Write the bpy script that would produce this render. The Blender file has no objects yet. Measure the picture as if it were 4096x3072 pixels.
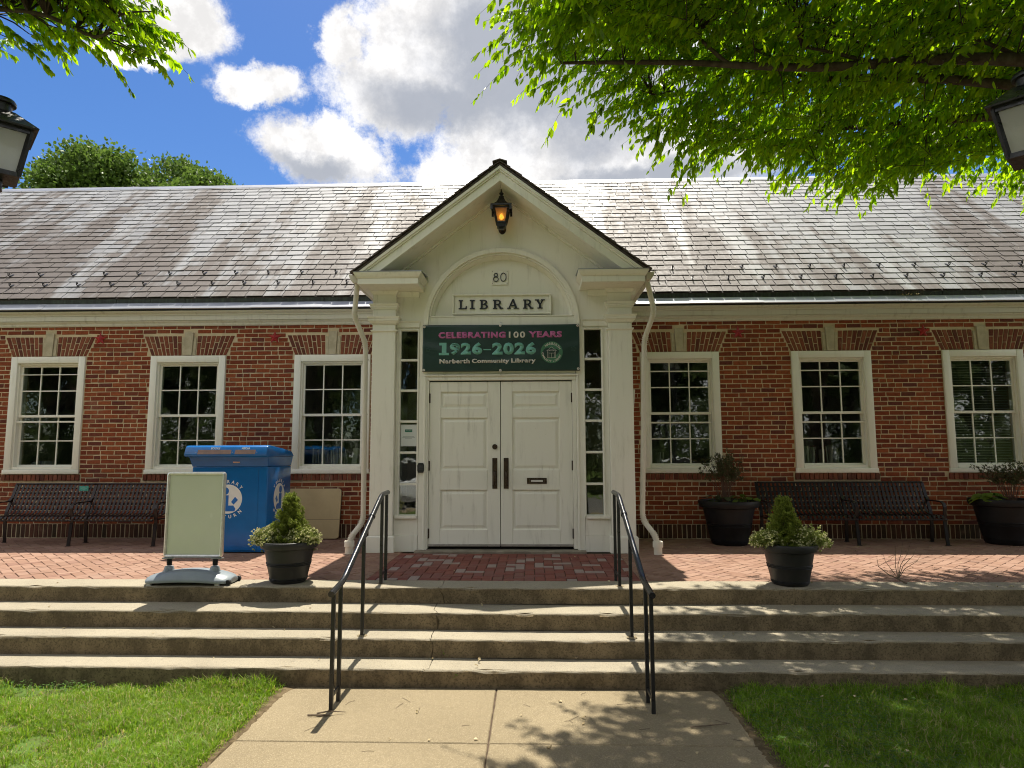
import bpy, bmesh, math, random
import numpy as np
from mathutils import Vector, Matrix, Euler

R = math.radians
rng = np.random.default_rng(7)
random.seed(7)
SC = bpy.context.scene
COL = SC.collection

# ------------------------------------------------------------------ camera
F_PX, CAM_Y, CAM_Z, YAW, PIT, ROL = 2606.2, -9.4433, 1.2173, 0.0319, 0.1048, -0.0028
cam_d = bpy.data.cameras.new('camera')
cam = bpy.data.objects.new('camera', cam_d)
COL.objects.link(cam)
cam_d.sensor_width = 36.0
cam_d.sensor_fit = 'HORIZONTAL'
cam_d.lens = 36.0 * F_PX / 4096.0
cam_d.clip_start = 0.05
cam_d.clip_end = 2000.0
_F = Vector((-math.sin(YAW), math.cos(YAW), 0)); _R = Vector((math.cos(YAW), math.sin(YAW), 0)); _U = Vector((0, 0, 1))
_F2 = _F * math.cos(PIT) + _U * math.sin(PIT); _U2 = _U * math.cos(PIT) - _F * math.sin(PIT)
_R3 = _R * math.cos(ROL) + _U2 * math.sin(ROL); _U3 = _U2 * math.cos(ROL) - _R * math.sin(ROL)
cam.matrix_world = Matrix(((_R3.x, _U3.x, -_F2.x, 0), (_R3.y, _U3.y, -_F2.y, CAM_Y), (_R3.z, _U3.z, -_F2.z, CAM_Z), (0, 0, 0, 1)))
SC.camera = cam
SC.view_settings.view_transform = 'Standard'
SC.view_settings.look = 'None'
SC.view_settings.gamma = 1.0
SC.view_settings.use_curve_mapping = False
SC.view_settings.exposure = 2.2
SUN_EL = 69.5
SKY_STRENGTH = 0.15
SUN_STRENGTH = 2.0
try:
    SC.cycles.max_bounces = 10
    SC.cycles.transparent_max_bounces = 16
    SC.cycles.sample_clamp_indirect = 6.0
    SC.cycles.use_denoising = True
    SC.cycles.filter_width = 1.05
except Exception:
    pass

def sky_dir(px, py):
    """unit direction of a sky feature measured in the photograph (used once, to lay clouds out on the sky)"""
    v = _F2 + _R3 * ((px - 2048) / F_PX) - _U3 * ((py - 1536) / F_PX)
    return v.normalized()

# ------------------------------------------------------------------ node helper
class N:
    def __init__(s, tree):
        s.t = tree; s.l = tree.links
    def new(s, typ, **kw):
        n = s.t.nodes.new(typ)
        for k, v in kw.items():
            setattr(n, k, v)
        return n
    def put(s, sock, v):
        if v is None: return
        if hasattr(v, 'is_output') or isinstance(v, bpy.types.NodeSocket):
            s.l.new(v, sock)
        else:
            if sock.type == 'RGBA' and len(v) == 3: v = (*v, 1)
            sock.default_value = v
    def math(s, op, a, b=None, c=None, clamp=False):
        n = s.new('ShaderNodeMath', operation=op); n.use_clamp = clamp
        s.put(n.inputs[0], a)
        if b is not None: s.put(n.inputs[1], b)
        if c is not None: s.put(n.inputs[2], c)
        return n.outputs[0]
    def vmath(s, op, a, b=None, scale=None):
        n = s.new('ShaderNodeVectorMath', operation=op)
        s.put(n.inputs[0], a)
        if b is not None: s.put(n.inputs[1], b)
        if scale is not None: s.put(n.inputs['Scale'], scale)
        return n.outputs['Value'] if op in ('DOT_PRODUCT', 'LENGTH', 'DISTANCE') else n.outputs[0]
    def noise(s, vec, scale=1.0, detail=4.0, rough=0.55, dist=0.0, col=False):
        n = s.new('ShaderNodeTexNoise')
        if vec is not None: s.put(n.inputs['Vector'], vec)
        n.inputs['Scale'].default_value = scale; n.inputs['Detail'].default_value = detail
        n.inputs['Roughness'].default_value = rough; n.inputs['Distortion'].default_value = dist
        return n.outputs['Color'] if col else n.outputs['Fac']
    def ramp(s, fac, lo, hi, a=0.0, b=1.0, smooth=True):
        n = s.new('ShaderNodeMapRange')
        if smooth: n.interpolation_type = 'SMOOTHSTEP'
        s.put(n.inputs[0], fac)
        for i, v in zip((1, 2, 3, 4), (lo, hi, a, b)): n.inputs[i].default_value = v
        return n.outputs[0]
    def mix(s, fac, a, b, mode='MIX'):
        n = s.new('ShaderNodeMix', data_type='RGBA', blend_type=mode)
        s.put(n.inputs['Factor'], fac); s.put(n.inputs[6], a); s.put(n.inputs[7], b)
        return n.outputs[2]
    def scalevec(s, vec, sc):
        n = s.new('ShaderNodeMapping')
        s.put(n.inputs['Vector'], vec); n.inputs['Scale'].default_value = sc
        return n.outputs[0]
    def bump(s, h, strength, dist=0.01):
        n = s.new('ShaderNodeBump'); n.inputs['Strength'].default_value = strength
        n.inputs['Distance'].default_value = dist; s.put(n.inputs['Height'], h)
        return n.outputs[0]
    def pos(s): return s.new('ShaderNodeNewGeometry').outputs['Position']
    def rnd(s):
        """one random number per piece, for single objects and for pieces joined into one mesh alike"""
        g = s.new('ShaderNodeNewGeometry').outputs['Random Per Island']
        o = s.new('ShaderNodeObjectInfo').outputs['Random']
        a = s.math('ADD', s.math('MULTIPLY', g, 7.31), s.math('MULTIPLY', o, 13.77))
        w = s.new('ShaderNodeTexWhiteNoise', noise_dimensions='1D'); s.put(w.inputs['W'], a)
        return w.outputs['Value']

def newmat(name):
    m = bpy.data.materials.new(name); m.use_nodes = True
    t = m.node_tree
    for n in list(t.nodes): t.nodes.remove(n)
    h = N(t)
    out = h.new('ShaderNodeOutputMaterial')
    return m, h, out

def principled(h, out, col=None, rough=0.6, spec=0.5, metal=0.0, normal=None, emis=None, estr=0.0, coat=0.0):
    p = h.new('ShaderNodeBsdfPrincipled')
    h.put(p.inputs['Base Color'], col); h.put(p.inputs['Roughness'], rough)
    h.put(p.inputs['Specular IOR Level'], spec); h.put(p.inputs['Metallic'], metal)
    if normal is not None: h.put(p.inputs['Normal'], normal)
    if coat: p.inputs['Coat Weight'].default_value = coat; p.inputs['Coat Roughness'].default_value = 0.08
    if emis is not None:
        h.put(p.inputs['Emission Color'], emis); p.inputs['Emission Strength'].default_value = estr
    h.l.new(p.outputs[0], out.inputs[0])
    return p

def simple(name, a, b=None, scale=6.0, lo=0.35, hi=0.65, rough=0.6, spec=0.5, metal=0.0, bump=0.0, bscale=60.0, stretch=(1, 1, 1), rand=0.0, coat=0.0, rrange=0.0):
    m, h, out = newmat(name)
    p = h.pos(); ps = h.scalevec(p, stretch)
    col = a
    n1 = h.noise(ps, scale, 6, 0.6)
    if b is not None: col = h.mix(h.ramp(n1, lo, hi), a, b)
    else: col = h.mix(0.0, a, a)
    if rand:
        r = h.rnd(); k = h.ramp(r, 0, 1, 1 - rand, 1 + rand, smooth=False)
        col = h.vmath('SCALE', col, scale=k)
    nm = None
    if bump: nm = h.bump(h.noise(ps, bscale, 4, 0.6), bump, 0.004)
    rg = rough
    if rrange: rg = h.ramp(h.noise(p, scale * 2.3, 4), 0.3, 0.7, max(rough - rrange, .05), min(rough + rrange, 1))
    principled(h, out, col, rg, spec, metal, nm, coat=coat)
    return m

# ------------------------------------------------------------------ world: daylight sky with drifting cumulus
W = bpy.data.worlds.new('World'); SC.world = W; W.use_nodes = True
wt = W.node_tree
for n in list(wt.nodes): wt.nodes.remove(n)
h = N(wt)
wo = h.new('ShaderNodeOutputWorld'); bg = h.new('ShaderNodeBackground')
bg.inputs['Strength'].default_value = SKY_STRENGTH
sky = h.new('ShaderNodeTexSky', sky_type='NISHITA')
sky.sun_disc = False; sky.sun_elevation = R(SUN_EL); sky.sun_rotation = 0.0
sky.altitude = 80; sky.air_density = 1.0; sky.dust_density = 0.6; sky.ozone_density = 2.2
hs = h.new('ShaderNodeHueSaturation'); hs.inputs['Saturation'].default_value = 1.34; hs.inputs['Value'].default_value = 0.205; hs.inputs['Hue'].default_value = 0.509
h.l.new(sky.outputs[0], hs.inputs['Color'])
D = h.new('ShaderNodeTexCoord').outputs['Generated']
warp = h.vmath('SCALE', h.vmath('SUBTRACT', h.noise(D, 5.0, 9, 0.62, col=True), (0.5, 0.5, 0.5)), scale=0.085)
warp2 = h.vmath('SCALE', h.vmath('SUBTRACT', h.noise(D, 21.0, 8, 0.66, col=True), (0.5, 0.5, 0.5)), scale=0.045)
DW = h.vmath('ADD', h.vmath('ADD', D, warp), warp2)
def blob(cx, cy, rx, ry, w=1.0):
    c = sky_dir(cx, cy)
    rt = Vector((c.y, -c.x, 0)).normalized(); up = rt.cross(c)
    d = h.vmath('SUBTRACT', DW, tuple(c))
    a = h.math('DIVIDE', h.vmath('DOT_PRODUCT', d, tuple(rt)), rx / F_PX)
    b = h.math('DIVIDE', h.vmath('DOT_PRODUCT', d, tuple(up)), ry / F_PX)
    e = h.vmath('DOT_PRODUCT', d, tuple(c))
    q = h.math('ADD', h.math('ADD', h.math('MULTIPLY', a, a), h.math('MULTIPLY', b, b)), h.math('MULTIPLY', h.math('MULTIPLY', e, e), 20))
    return h.math('MULTIPLY', h.math('SUBTRACT', 1.0, h.math('SQRT', q)), w)
def union(bs):
    o = bs[0]
    for b in bs[1:]: o = h.math('SMOOTH_MAX', o, b, 0.12)
    return o
cl = union([blob(700, 30, 190, 150), blob(520, 180, 130, 50), blob(1060, 355, 165, 85), blob(1300, 620, 255, 125), blob(1360, 190, 90, 120),
            blob(1800, 170, 370, 260), blob(1560, 390, 270, 150), blob(2200, 300, 520, 420), blob(2100, 600, 430, 190), blob(1850, 700, 260, 110), blob(2600, 640, 560, 190), blob(2500, 150, 500, 330)])
# unseen clouds over the rest of the sky, cover raised to light the facade
view_c = sky_dir(1700, 500)
away = h.ramp(h.vmath('DOT_PRODUCT', D, tuple(view_c)), 0.86, 0.66, 0.0, 1.0)
far = h.math('MULTIPLY', h.math('SUBTRACT', h.noise(DW, 2.6, 4, 0.5), 0.41), 3.2)
far = h.math('SUBTRACT', h.math('MULTIPLY', h.math('ADD', far, 1.0), away), 1.0)
dens = h.math('MAXIMUM', cl, far)
fray = h.math('MULTIPLY', h.math('SUBTRACT', h.noise(D, 18.0, 14, 0.78), 0.5), 1.05)
dens = h.math('ADD', dens, fray)
alpha = h.ramp(dens, -0.06, 0.34)
grey = union([blob(2150, 330, 560, 260), blob(1750, 430, 380, 130), blob(2000, 150, 300, 200), blob(2600, 720, 520, 80), blob(1250, 680, 200, 60), blob(2450, 400, 400, 300)])
gfar = h.math('SUBTRACT', h.math('MULTIPLY', far, 1.3), 0.35)
gm = h.ramp(h.math('ADD', h.math('MAXIMUM', grey, gfar), h.math('MULTIPLY', h.math('SUBTRACT', h.noise(D, 11.0, 9, 0.68), 0.5), 1.15)), -0.22, 0.68)
# grey cores sunward; unseen clouds opposite are brightened to lift the shaded facade
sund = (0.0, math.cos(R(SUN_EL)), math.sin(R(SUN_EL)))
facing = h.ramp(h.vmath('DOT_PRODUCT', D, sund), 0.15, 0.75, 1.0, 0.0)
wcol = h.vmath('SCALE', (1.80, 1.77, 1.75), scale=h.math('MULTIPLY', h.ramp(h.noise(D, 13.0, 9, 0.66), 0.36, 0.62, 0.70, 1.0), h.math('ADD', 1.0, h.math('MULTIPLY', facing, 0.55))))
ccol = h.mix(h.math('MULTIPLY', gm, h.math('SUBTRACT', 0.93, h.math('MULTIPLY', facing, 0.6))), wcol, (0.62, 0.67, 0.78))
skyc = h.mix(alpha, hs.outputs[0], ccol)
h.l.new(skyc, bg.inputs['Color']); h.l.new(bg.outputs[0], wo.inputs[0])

# ------------------------------------------------------------------ sun
sd = bpy.data.lights.new('sun', 'SUN'); sd.energy = SUN_STRENGTH; sd.angle = R(0.53); sd.color = (1.0, 0.935, 0.81)
sun = bpy.data.objects.new('sun', sd); COL.objects.link(sun)
sun.rotation_euler = (-R(90 - SUN_EL), 0, R(0.4)); sun.location = (0, 20, 40)

# ------------------------------------------------------------------ mesh building
class MB:
    def __init__(s): s.v = []; s.f = []
    def add(s, vs, fs):
        o = len(s.v); s.v += [tuple(map(float, q)) for q in vs]; s.f += [tuple(i + o for i in q) for q in fs]; return s
    def box(s, x0, x1, y0, y1, z0, z1):
        return s.add([(x0, y0, z0), (x1, y0, z0), (x1, y1, z0), (x0, y1, z0), (x0, y0, z1), (x1, y0, z1), (x1, y1, z1), (x0, y1, z1)],
                     [(0, 3, 2, 1), (4, 5, 6, 7), (0, 1, 5, 4), (1, 2, 6, 5), (2, 3, 7, 6), (3, 0, 4, 7)])
    def prism(s, poly, axis, a, b):
        """poly: 2-D points; extruded along axis 'x','y','z' from a to b. x:(y,z) y:(x,z) z:(x,y)"""
        def P(p, t):
            return (t, p[0], p[1]) if axis == 'x' else (p[0], t, p[1]) if axis == 'y' else (p[0], p[1], t)
        n = len(poly)
        return s.add([P(p, a) for p in poly] + [P(p, b) for p in poly],
                     [tuple(range(n))[::-1], tuple(range(n, 2 * n))] + [(i, (i + 1) % n, n + (i + 1) % n, n + i) for i in range(n)])
    def tube(s, pts, r, seg=10, cap=True, squash=None):
        pts = [Vector(p) for p in pts]; n = len(pts)
        rs = r if hasattr(r, '__len__') else [r] * n
        up = None; rings = []
        for i, p in enumerate(pts):
            d = (pts[min(i + 1, n - 1)] - pts[max(i - 1, 0)]).normalized()
            if up is None: up = Vector((0, 0, 1)) if abs(d.z) < 0.9 else Vector((1, 0, 0))
            a = d.cross(up)
            if a.length < 1e-5: a = d.cross(Vector((0, 1, 0)))
            a.normalize(); b = a.cross(d).normalized(); up = b
            rings.append([p + (a * math.cos(2 * math.pi * k / seg) + b * math.sin(2 * math.pi * k / seg)) * rs[i] for k in range(seg)])
        fs = []
        for i in range(n - 1):
            for k in range(seg):
                fs.append((i * seg + k, i * seg + (k + 1) % seg, (i + 1) * seg + (k + 1) % seg, (i + 1) * seg + k))
        if cap: fs += [tuple(range(seg))[::-1], tuple(range((n - 1) * seg, n * seg))]
        return s.add([q for rr in rings for q in rr], fs)
    def bar(s, p, q, w, t=None, up=(0, 0, 1)):
        p, q = Vector(p), Vector(q); d = (q - p).normalized(); u = Vector(up)
        if abs(d.dot(u)) > 0.95: u = Vector((0, 1, 0))
        a = d.cross(u).normalized() * w / 2; b = a.cross(d).normalized() * (t or w) / 2
        vs = [e + x for e in (p, q) for x in (-a - b, a - b, a + b, -a + b)]
        return s.add(vs, [(0, 1, 2, 3), (7, 6, 5, 4), (0, 4, 5, 1), (1, 5, 6, 2), (2, 6, 7, 3), (3, 7, 4, 0)])
    def lathe(s, prof, c=(0, 0, 0), seg=32, rot=0.0, sq=1.0):
        vs = []; fs = []; n = len(prof)
        for k in range(seg):
            a = 2 * math.pi * k / seg + rot
            for r, z in prof: vs.append((c[0] + r * math.cos(a), c[1] + r * sq * math.sin(a), c[2] + z))
        for k in range(seg):
            k2 = (k + 1) % seg
            for i in range(n - 1): fs.append((k * n + i, k2 * n + i, k2 * n + i + 1, k * n + i + 1))
        return s.add(vs, fs)
    def ribbon(s, pts, w, t, axis='x'):
        """a flat strap of width w along axis, following pts in the other two coordinates"""
        n = len(pts); nor = []
        for i in range(n):
            d = Vector(pts[min(i + 1, n - 1)]) - Vector(pts[max(i - 1, 0)]); d = Vector((d.x, d.y)).normalized()
            nor.append(Vector((-d.y, d.x)))
        poly = [(p[0] + nn.x * t / 2, p[1] + nn.y * t / 2) for p, nn in zip(pts, nor)], [(p[0] - nn.x * t / 2, p[1] - nn.y * t / 2) for p, nn in zip(pts, nor)]
        vs = []
        for i in range(n):
            for q, x in ((poly[0][i], -w / 2), (poly[0][i], w / 2), (poly[1][i], w / 2), (poly[1][i], -w / 2)): vs.append((x, q[0], q[1]))
        fs = [(0, 1, 2, 3), tuple((n - 1) * 4 + k for k in (3, 2, 1, 0))]
        for i in range(n - 1):
            for k in range(4): fs.append((i * 4 + k, i * 4 + (k + 1) % 4, (i + 1) * 4 + (k + 1) % 4, (i + 1) * 4 + k))
        return s.add(vs, fs)
    def mesh(s, name, smooth=None, bevel=0.0, seg=1):
        me = bpy.data.meshes.new(name); me.from_pydata(s.v, [], s.f); fix(me, bevel, seg)
        if smooth is not None: shade(me, smooth)
        return me

def fix(me, bevel=0.0, seg=1):
    b = bmesh.new(); b.from_mesh(me)
    bmesh.ops.recalc_face_normals(b, faces=b.faces)
    if bevel:
        es = [e for e in b.edges if len(e.link_faces) == 2 and e.calc_face_angle(0) > 0.5]
        bmesh.ops.bevel(b, geom=es, offset=bevel, segments=seg, profile=0.5, affect='EDGES', clamp_overlap=True)
    b.to_mesh(me); b.free()

def shade(me, ang):
    me.polygons.foreach_set('use_smooth', [True] * len(me.polygons))
    try: me.set_sharp_from_angle(angle=R(ang))
    except Exception: pass

def bulk(name, verts, faces):
    """numpy vertices (n,3) and equal-sized faces (m,k)"""
    me = bpy.data.meshes.new(name); verts = np.asarray(verts, np.float32); faces = np.asarray(faces, np.int32)
    k = faces.shape[1]
    me.vertices.add(len(verts)); me.vertices.foreach_set('co', verts.ravel())
    me.loops.add(faces.size); me.loops.foreach_set('vertex_index', faces.ravel())
    me.polygons.add(len(faces)); me.polygons.foreach_set('loop_start', np.arange(0, faces.size, k, dtype=np.int32))
    try: me.polygons.foreach_set('loop_total', np.full(len(faces), k, np.int32))
    except Exception: pass
    me.update(calc_edges=True)
    return me

def tag(o, label=None, cat=None, group=None, kind=None):
    if label: o['label'] = label
    if cat: o['category'] = cat
    if group: o['group'] = group
    if kind: o['kind'] = kind
    return o

def ob(name, mesh, mat=None, parent=None, smooth=None, bevel=0.0, seg=1, loc=None, **kw):
    if isinstance(mesh, MB): mesh = mesh.mesh(name, smooth, bevel, seg)
    o = bpy.data.objects.new(name, mesh); COL.objects.link(o)
    if mat is not None and mesh is not None:
        if len(mesh.materials) == 0: mesh.materials.append(mat)
    if parent is not None: o.parent = parent
    if loc is not None: o.location = loc
    return tag(o, **kw) if kw else o

def thing(name, label, cat, loc=(0, 0, 0), rz=0.0, group=None):
    o = bpy.data.objects.new(name, None); COL.objects.link(o); o.empty_display_size = 0.2
    o.location = loc; o.rotation_euler = (0, 0, rz)
    return tag(o, label, cat, group)

def copy_tree(o, parent=None):
    c = o.copy(); COL.objects.link(c); c.parent = parent
    for ch in list(o.children): copy_tree(ch, c)
    return c

def text_mesh(body, w=None, hgt=None, depth=0.002, fat=0.0, spacing=1.0, res=3):
    """letters as a mesh lying in the x-z plane facing -y, left bottom of the ink at the origin"""
    cu = bpy.data.curves.new('lettering', 'FONT'); cu.body = body; cu.size = 1.0; cu.offset = fat
    cu.space_character = spacing; cu.resolution_u = res; cu.extrude = 0.0
    t = bpy.data.objects.new('lettering', cu); COL.objects.link(t)
    me = bpy.data.meshes.new_from_object(t)
    bpy.data.objects.remove(t); bpy.data.curves.remove(cu)
    n = len(me.vertices); co = np.empty(n * 3, np.float32); me.vertices.foreach_get('co', co); co = co.reshape(-1, 3)
    lo, hi = co.min(0), co.max(0)
    sx = (w / (hi[0] - lo[0])) if w else None; sz = (hgt / (hi[1] - lo[1])) if hgt else None
    sx = sx or sz; sz = sz or sx
    new = np.stack([(co[:, 0] - lo[0]) * sx, np.zeros(n), (co[:, 1] - lo[1]) * sz], 1)
    me.vertices.foreach_set('co', new.astype(np.float32).ravel())
    b = bmesh.new(); b.from_mesh(me)
    if depth:
        r = bmesh.ops.extrude_face_region(b, geom=b.faces[:])
        for v in [e for e in r['geom'] if isinstance(e, bmesh.types.BMVert)]: v.co.y -= depth
    bmesh.ops.recalc_face_normals(b, faces=b.faces)
    b.to_mesh(me); b.free(); me.update()
    return me

def arc_text(body, cx, cz, r, a0, a1, hgt, inward=False, fat=0.01, depth=0.001, cw=None):
    """letters set round a circle; angles in degrees, counter-clockwise from +x; returns one mesh"""
    out = MB(); n = len(body)
    for i, ch in enumerate(body):
        if ch == ' ': continue
        a = R(a0 + (a1 - a0) * (i / (n - 1)))
        m = text_mesh(ch, hgt=hgt, depth=depth, fat=fat, res=2)
        co = [v.co.copy() for v in m.vertices]
        wx = max(c.x for c in co); k = 1.0
        ux, uz = (-math.sin(a), math.cos(a)) if inward else (math.sin(a), -math.cos(a))
        rx, rz = math.cos(a), math.sin(a)
        vs = []
        for c in co:
            x = (c.x - wx / 2) * k; z = c.z - hgt / 2
            vz = -z if inward else z
            vs.append((cx + rx * (r + vz) + ux * x, c.y, cz + rz * (r + vz) + uz * x))
        out.add(vs, [tuple(p.vertices) for p in m.polygons])
        bpy.data.meshes.remove(m)
    return out

def disc(c, r, y0, y1, seg=40, rz=None):
    return MB().prism([(c[0] + r * math.cos(2 * math.pi * k / seg), c[1] + (rz or r) * math.sin(2 * math.pi * k / seg)) for k in range(seg)], 'y', y0, y1)

# ------------------------------------------------------------------ materials
def mat_brick(name, cols, pos=(0.0, 0.35, 0.7, 0.92), rough=0.85):
    m, h, out = newmat(name)
    r = h.rnd(); p = h.pos()
    cr = h.new('ShaderNodeValToRGB'); e = cr.color_ramp
    while len(e.elements) < len(cols): e.elements.new(0.5)
    for el, c, t in zip(e.elements, cols, pos): el.position = t; el.color = (*c, 1)
    h.put(cr.inputs[0], r)
    n1 = h.noise(p, 26.0, 6, 0.65); n2 = h.noise(p, 190.0, 4, 0.6); n3 = h.noise(p, 0.7, 3, 0.5)
    col = h.mix(h.ramp(n1, 0.35, 0.75), cr.outputs[0], h.vmath('SCALE', cr.outputs[0], scale=0.62))
    col = h.mix(h.ramp(n2, 0.60, 0.76, 0, 0.45), col, (0.42, 0.25, 0.17))
    col = h.mix(h.ramp(n3, 0.35, 0.65, 0, 0.25), col, h.vmath('SCALE', col, scale=0.7))
    # lime bloom and mortar smears in blotches
    col = h.mix(h.math('MULTIPLY', h.ramp(h.noise(p, 1.9, 5, 0.7), 0.58, 0.74), h.ramp(n1, 0.3, 0.7, 0.1, 0.5)), col, (0.40, 0.24, 0.17))
    principled(h, out, col, 0.88, 0.25, normal=h.bump(h.math('ADD', n2, h.math('MULTIPLY', n1, 0.8)), 0.55, 0.004))
    return m
M_BRICK = mat_brick('brick_red', [(0.180, 0.038, 0.017), (0.265, 0.060, 0.022), (0.325, 0.088, 0.032), (0.150, 0.040, 0.026)])
M_ARCH = mat_brick('brick_gauged', [(0.145, 0.038, 0.022), (0.225, 0.065, 0.034), (0.275, 0.095, 0.05), (0.14, 0.046, 0.03)])
M_SOLD = mat_brick('brick_mossy_base', [(0.062, 0.03, 0.018), (0.09, 0.04, 0.022), (0.13, 0.05, 0.028), (0.055, 0.036, 0.018)])
M_MORTAR = simple('mortar', (0.60, 0.49, 0.32), (0.50, 0.405, 0.26), 3.0, rough=0.95, spec=0.1, bump=0.8, bscale=130)
M_STONE = simple('cast_stone', (0.50, 0.44, 0.31), (0.40, 0.35, 0.24), 9.0, rough=0.85, spec=0.2, bump=0.25, bscale=150)

def mat_paint(name, base, dirt, amt=0.35, rough=0.45):
    """old gloss paint: faint grime in runs, specks, brush grain"""
    m, h, out = newmat(name); p = h.pos()
    runs = h.noise(h.scalevec(p, (7, 7, 0.9)), 2.0, 6, 0.65)
    cloud = h.noise(p, 1.6, 5, 0.6)
    a = h.math('MULTIPLY', h.ramp(runs, 0.5, 0.82), h.ramp(cloud, 0.35, 0.65, 0.25, 1.0))
    col = h.mix(h.math('MULTIPLY', a, amt), base, dirt)
    col = h.mix(h.ramp(h.noise(p, 55.0, 3, 0.5), 0.70, 0.80, 0, 0.22), col, dirt)
    grain = h.noise(h.scalevec(p, (60, 60, 9)), 3.0, 3, 0.6)
    principled(h, out, col, h.ramp(cloud, 0.3, 0.7, rough - 0.08, rough + 0.12), 0.4, normal=h.bump(grain, 0.10, 0.002))
    return m
M_WHITE = mat_paint('white_paint_portico', (0.80, 0.78, 0.68), (0.34, 0.31, 0.22), 0.58)
M_DOOR = mat_paint('white_paint_door', (0.80, 0.78, 0.68), (0.28, 0.25, 0.18), 0.65, 0.4)
M_TRIM = mat_paint('white_paint_window', (0.80, 0.78, 0.68), (0.38, 0.34, 0.25), 0.35, 0.42)
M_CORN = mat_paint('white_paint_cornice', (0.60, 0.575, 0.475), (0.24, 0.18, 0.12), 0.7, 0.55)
M_PIPE = mat_paint('cream_downspout', (0.62, 0.58, 0.48), (0.26, 0.20, 0.13), 0.7, 0.5)
M_BLACKLET = simple('black_letters', (0.012, 0.014, 0.02), rough=0.4)
M_IRON = simple('black_iron', (0.012, 0.012, 0.013), (0.035, 0.028, 0.022), 14, 0.55, 0.8, rough=0.38, spec=0.5, bump=0.15, bscale=80, rrange=0.12)
M_RAIL = simple('black_gloss_rail', (0.010, 0.011, 0.014), (0.03, 0.026, 0.022), 18, 0.5, 0.8, rough=0.26, spec=0.45, bump=0.35, bscale=70, coat=0.2)
M_BENCH_B = simple('brown_black_bench', (0.013, 0.008, 0.008), (0.022, 0.012, 0.010), 8, rough=0.34, spec=0.32, bump=0.1, bscale=90)
M_BENCH_K = simple('black_bench', (0.006, 0.006, 0.007), (0.012, 0.009, 0.009), 8, rough=0.36, spec=0.32, bump=0.1, bscale=90)
M_BRONZE = simple('dark_bronze', (0.045, 0.033, 0.025), (0.08, 0.055, 0.035), 30, rough=0.36, spec=0.5, metal=0.7)
M_ZINC = simple('zinc_strip', (0.42, 0.43, 0.46), (0.30, 0.31, 0.34), 2.4, 0.3, 0.75, rough=0.42, spec=0.5, metal=0.55, stretch=(0.6, 4, 4), bump=0.05, bscale=20)
M_COPPER = simple('weathered_gutter', (0.030, 0.034, 0.027), (0.065, 0.082, 0.062), 5.0, 0.4, 0.8, rough=0.6, spec=0.3, stretch=(5, 1, 0.5))
M_ALU = simple('aluminium', (0.62, 0.62, 0.60), (0.5, 0.5, 0.48), 20, rough=0.32, metal=0.8)
M_DARK = simple('dark_interior', (0.34, 0.33, 0.29), (0.28, 0.27, 0.24), 2, rough=0.9)
M_BLACK = simple('black_gap', (0.006, 0.006, 0.006), rough=0.8)

def mat_glass(name, tint=(0.80, 0.84, 0.80), ior=2.0, rough=0.018):
    m, h, out = newmat(name)
    g_ = h.new('ShaderNodeNewGeometry'); c_ = h.math('ABSOLUTE', h.vmath('DOT_PRODUCT', g_.outputs['Normal'], g_.outputs['Incoming']))
    f0 = ((ior - 1) / (ior + 1)) ** 2; fr = h.math('ADD', f0, h.math('MULTIPLY', 1 - f0, h.math('POWER', h.math('SUBTRACT', 1.0, c_, clamp=True), 5.0)))
    t = h.new('ShaderNodeBsdfTransparent'); t.inputs[0].default_value = (*tint, 1)
    g = h.new('ShaderNodeBsdfGlossy'); g.inputs['Roughness'].default_value = rough
    nz = h.bump(h.noise(h.pos(), 2.4, 3, 0.5), 0.05, 0.05); h.put(g.inputs['Normal'], nz)
    mx = h.new('ShaderNodeMixShader'); h.l.new(fr, mx.inputs[0]); h.l.new(t.outputs[0], mx.inputs[1]); h.l.new(g.outputs[0], mx.inputs[2])
    h.l.new(mx.outputs[0], out.inputs[0])
    return m
M_GLASS = mat_glass('window_glass')

def mat_slate():
    m, h, out = newmat('slate'); p = h.pos(); r = h.rnd()
    sp = h.new('ShaderNodeSeparateXYZ'); h.put(sp.inputs[0], p)
    # washed streaks run straight down the slope; lichen browns the slates between them
    st = h.noise(h.scalevec(p, (1.0, 0.10, 0.10)), 1.15, 5, 0.62)
    st2 = h.noise(h.scalevec(p, (1.0, 0.04, 0.04)), 5.0, 3, 0.6)
    low = h.ramp(sp.outputs[2], 3.6, 6.7, 0.10, -0.13, smooth=False)
    k = h.math('ADD', h.math('ADD', st, h.math('MULTIPLY', st2, 0.34)), low)
    k = h.math('ADD', k, h.math('MULTIPLY', h.math('SUBTRACT', r, 0.5), 0.13))
    brown = h.ramp(k, 0.60, 0.755)
    grey = h.mix(r, (0.22, 0.22, 0.225), (0.31, 0.315, 0.32))
    lich = h.mix(h.noise(p, 14, 5, 0.7), (0.070, 0.058, 0.052), (0.140, 0.118, 0.106))
    col = h.mix(brown, grey, lich)
    col = h.mix(h.ramp(h.noise(p, 60.0, 4, 0.7), 0.42, 0.72, 0, 0.5), col, h.vmath('SCALE', col, scale=0.62))
    col = h.mix(h.math('MULTIPLY', h.ramp(h.noise(p, 38.0, 3, 0.4), 0.69, 0.73), h.ramp(h.noise(p, 1.3, 3), 0.5, 0.66)), col, (0.62, 0.58, 0.48))
    ro = h.math('ADD', h.ramp(brown, 0, 1, 0.50, 0.64, smooth=False), h.ramp(h.noise(p, 20.0, 4), 0.3, 0.7, -0.06, 0.08))
    principled(h, out, col, ro, 0.36, normal=h.bump(h.noise(h.scalevec(p, (1, 1, 1)), 45.0, 5, 0.7), 0.35, 0.006))
    return m
M_SLATE = mat_slate()
M_SLATE_EDGE = simple('slate_dark', (0.055, 0.045, 0.040), (0.10, 0.08, 0.07), 18, rough=0.7, spec=0.3, rand=0.3)

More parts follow.
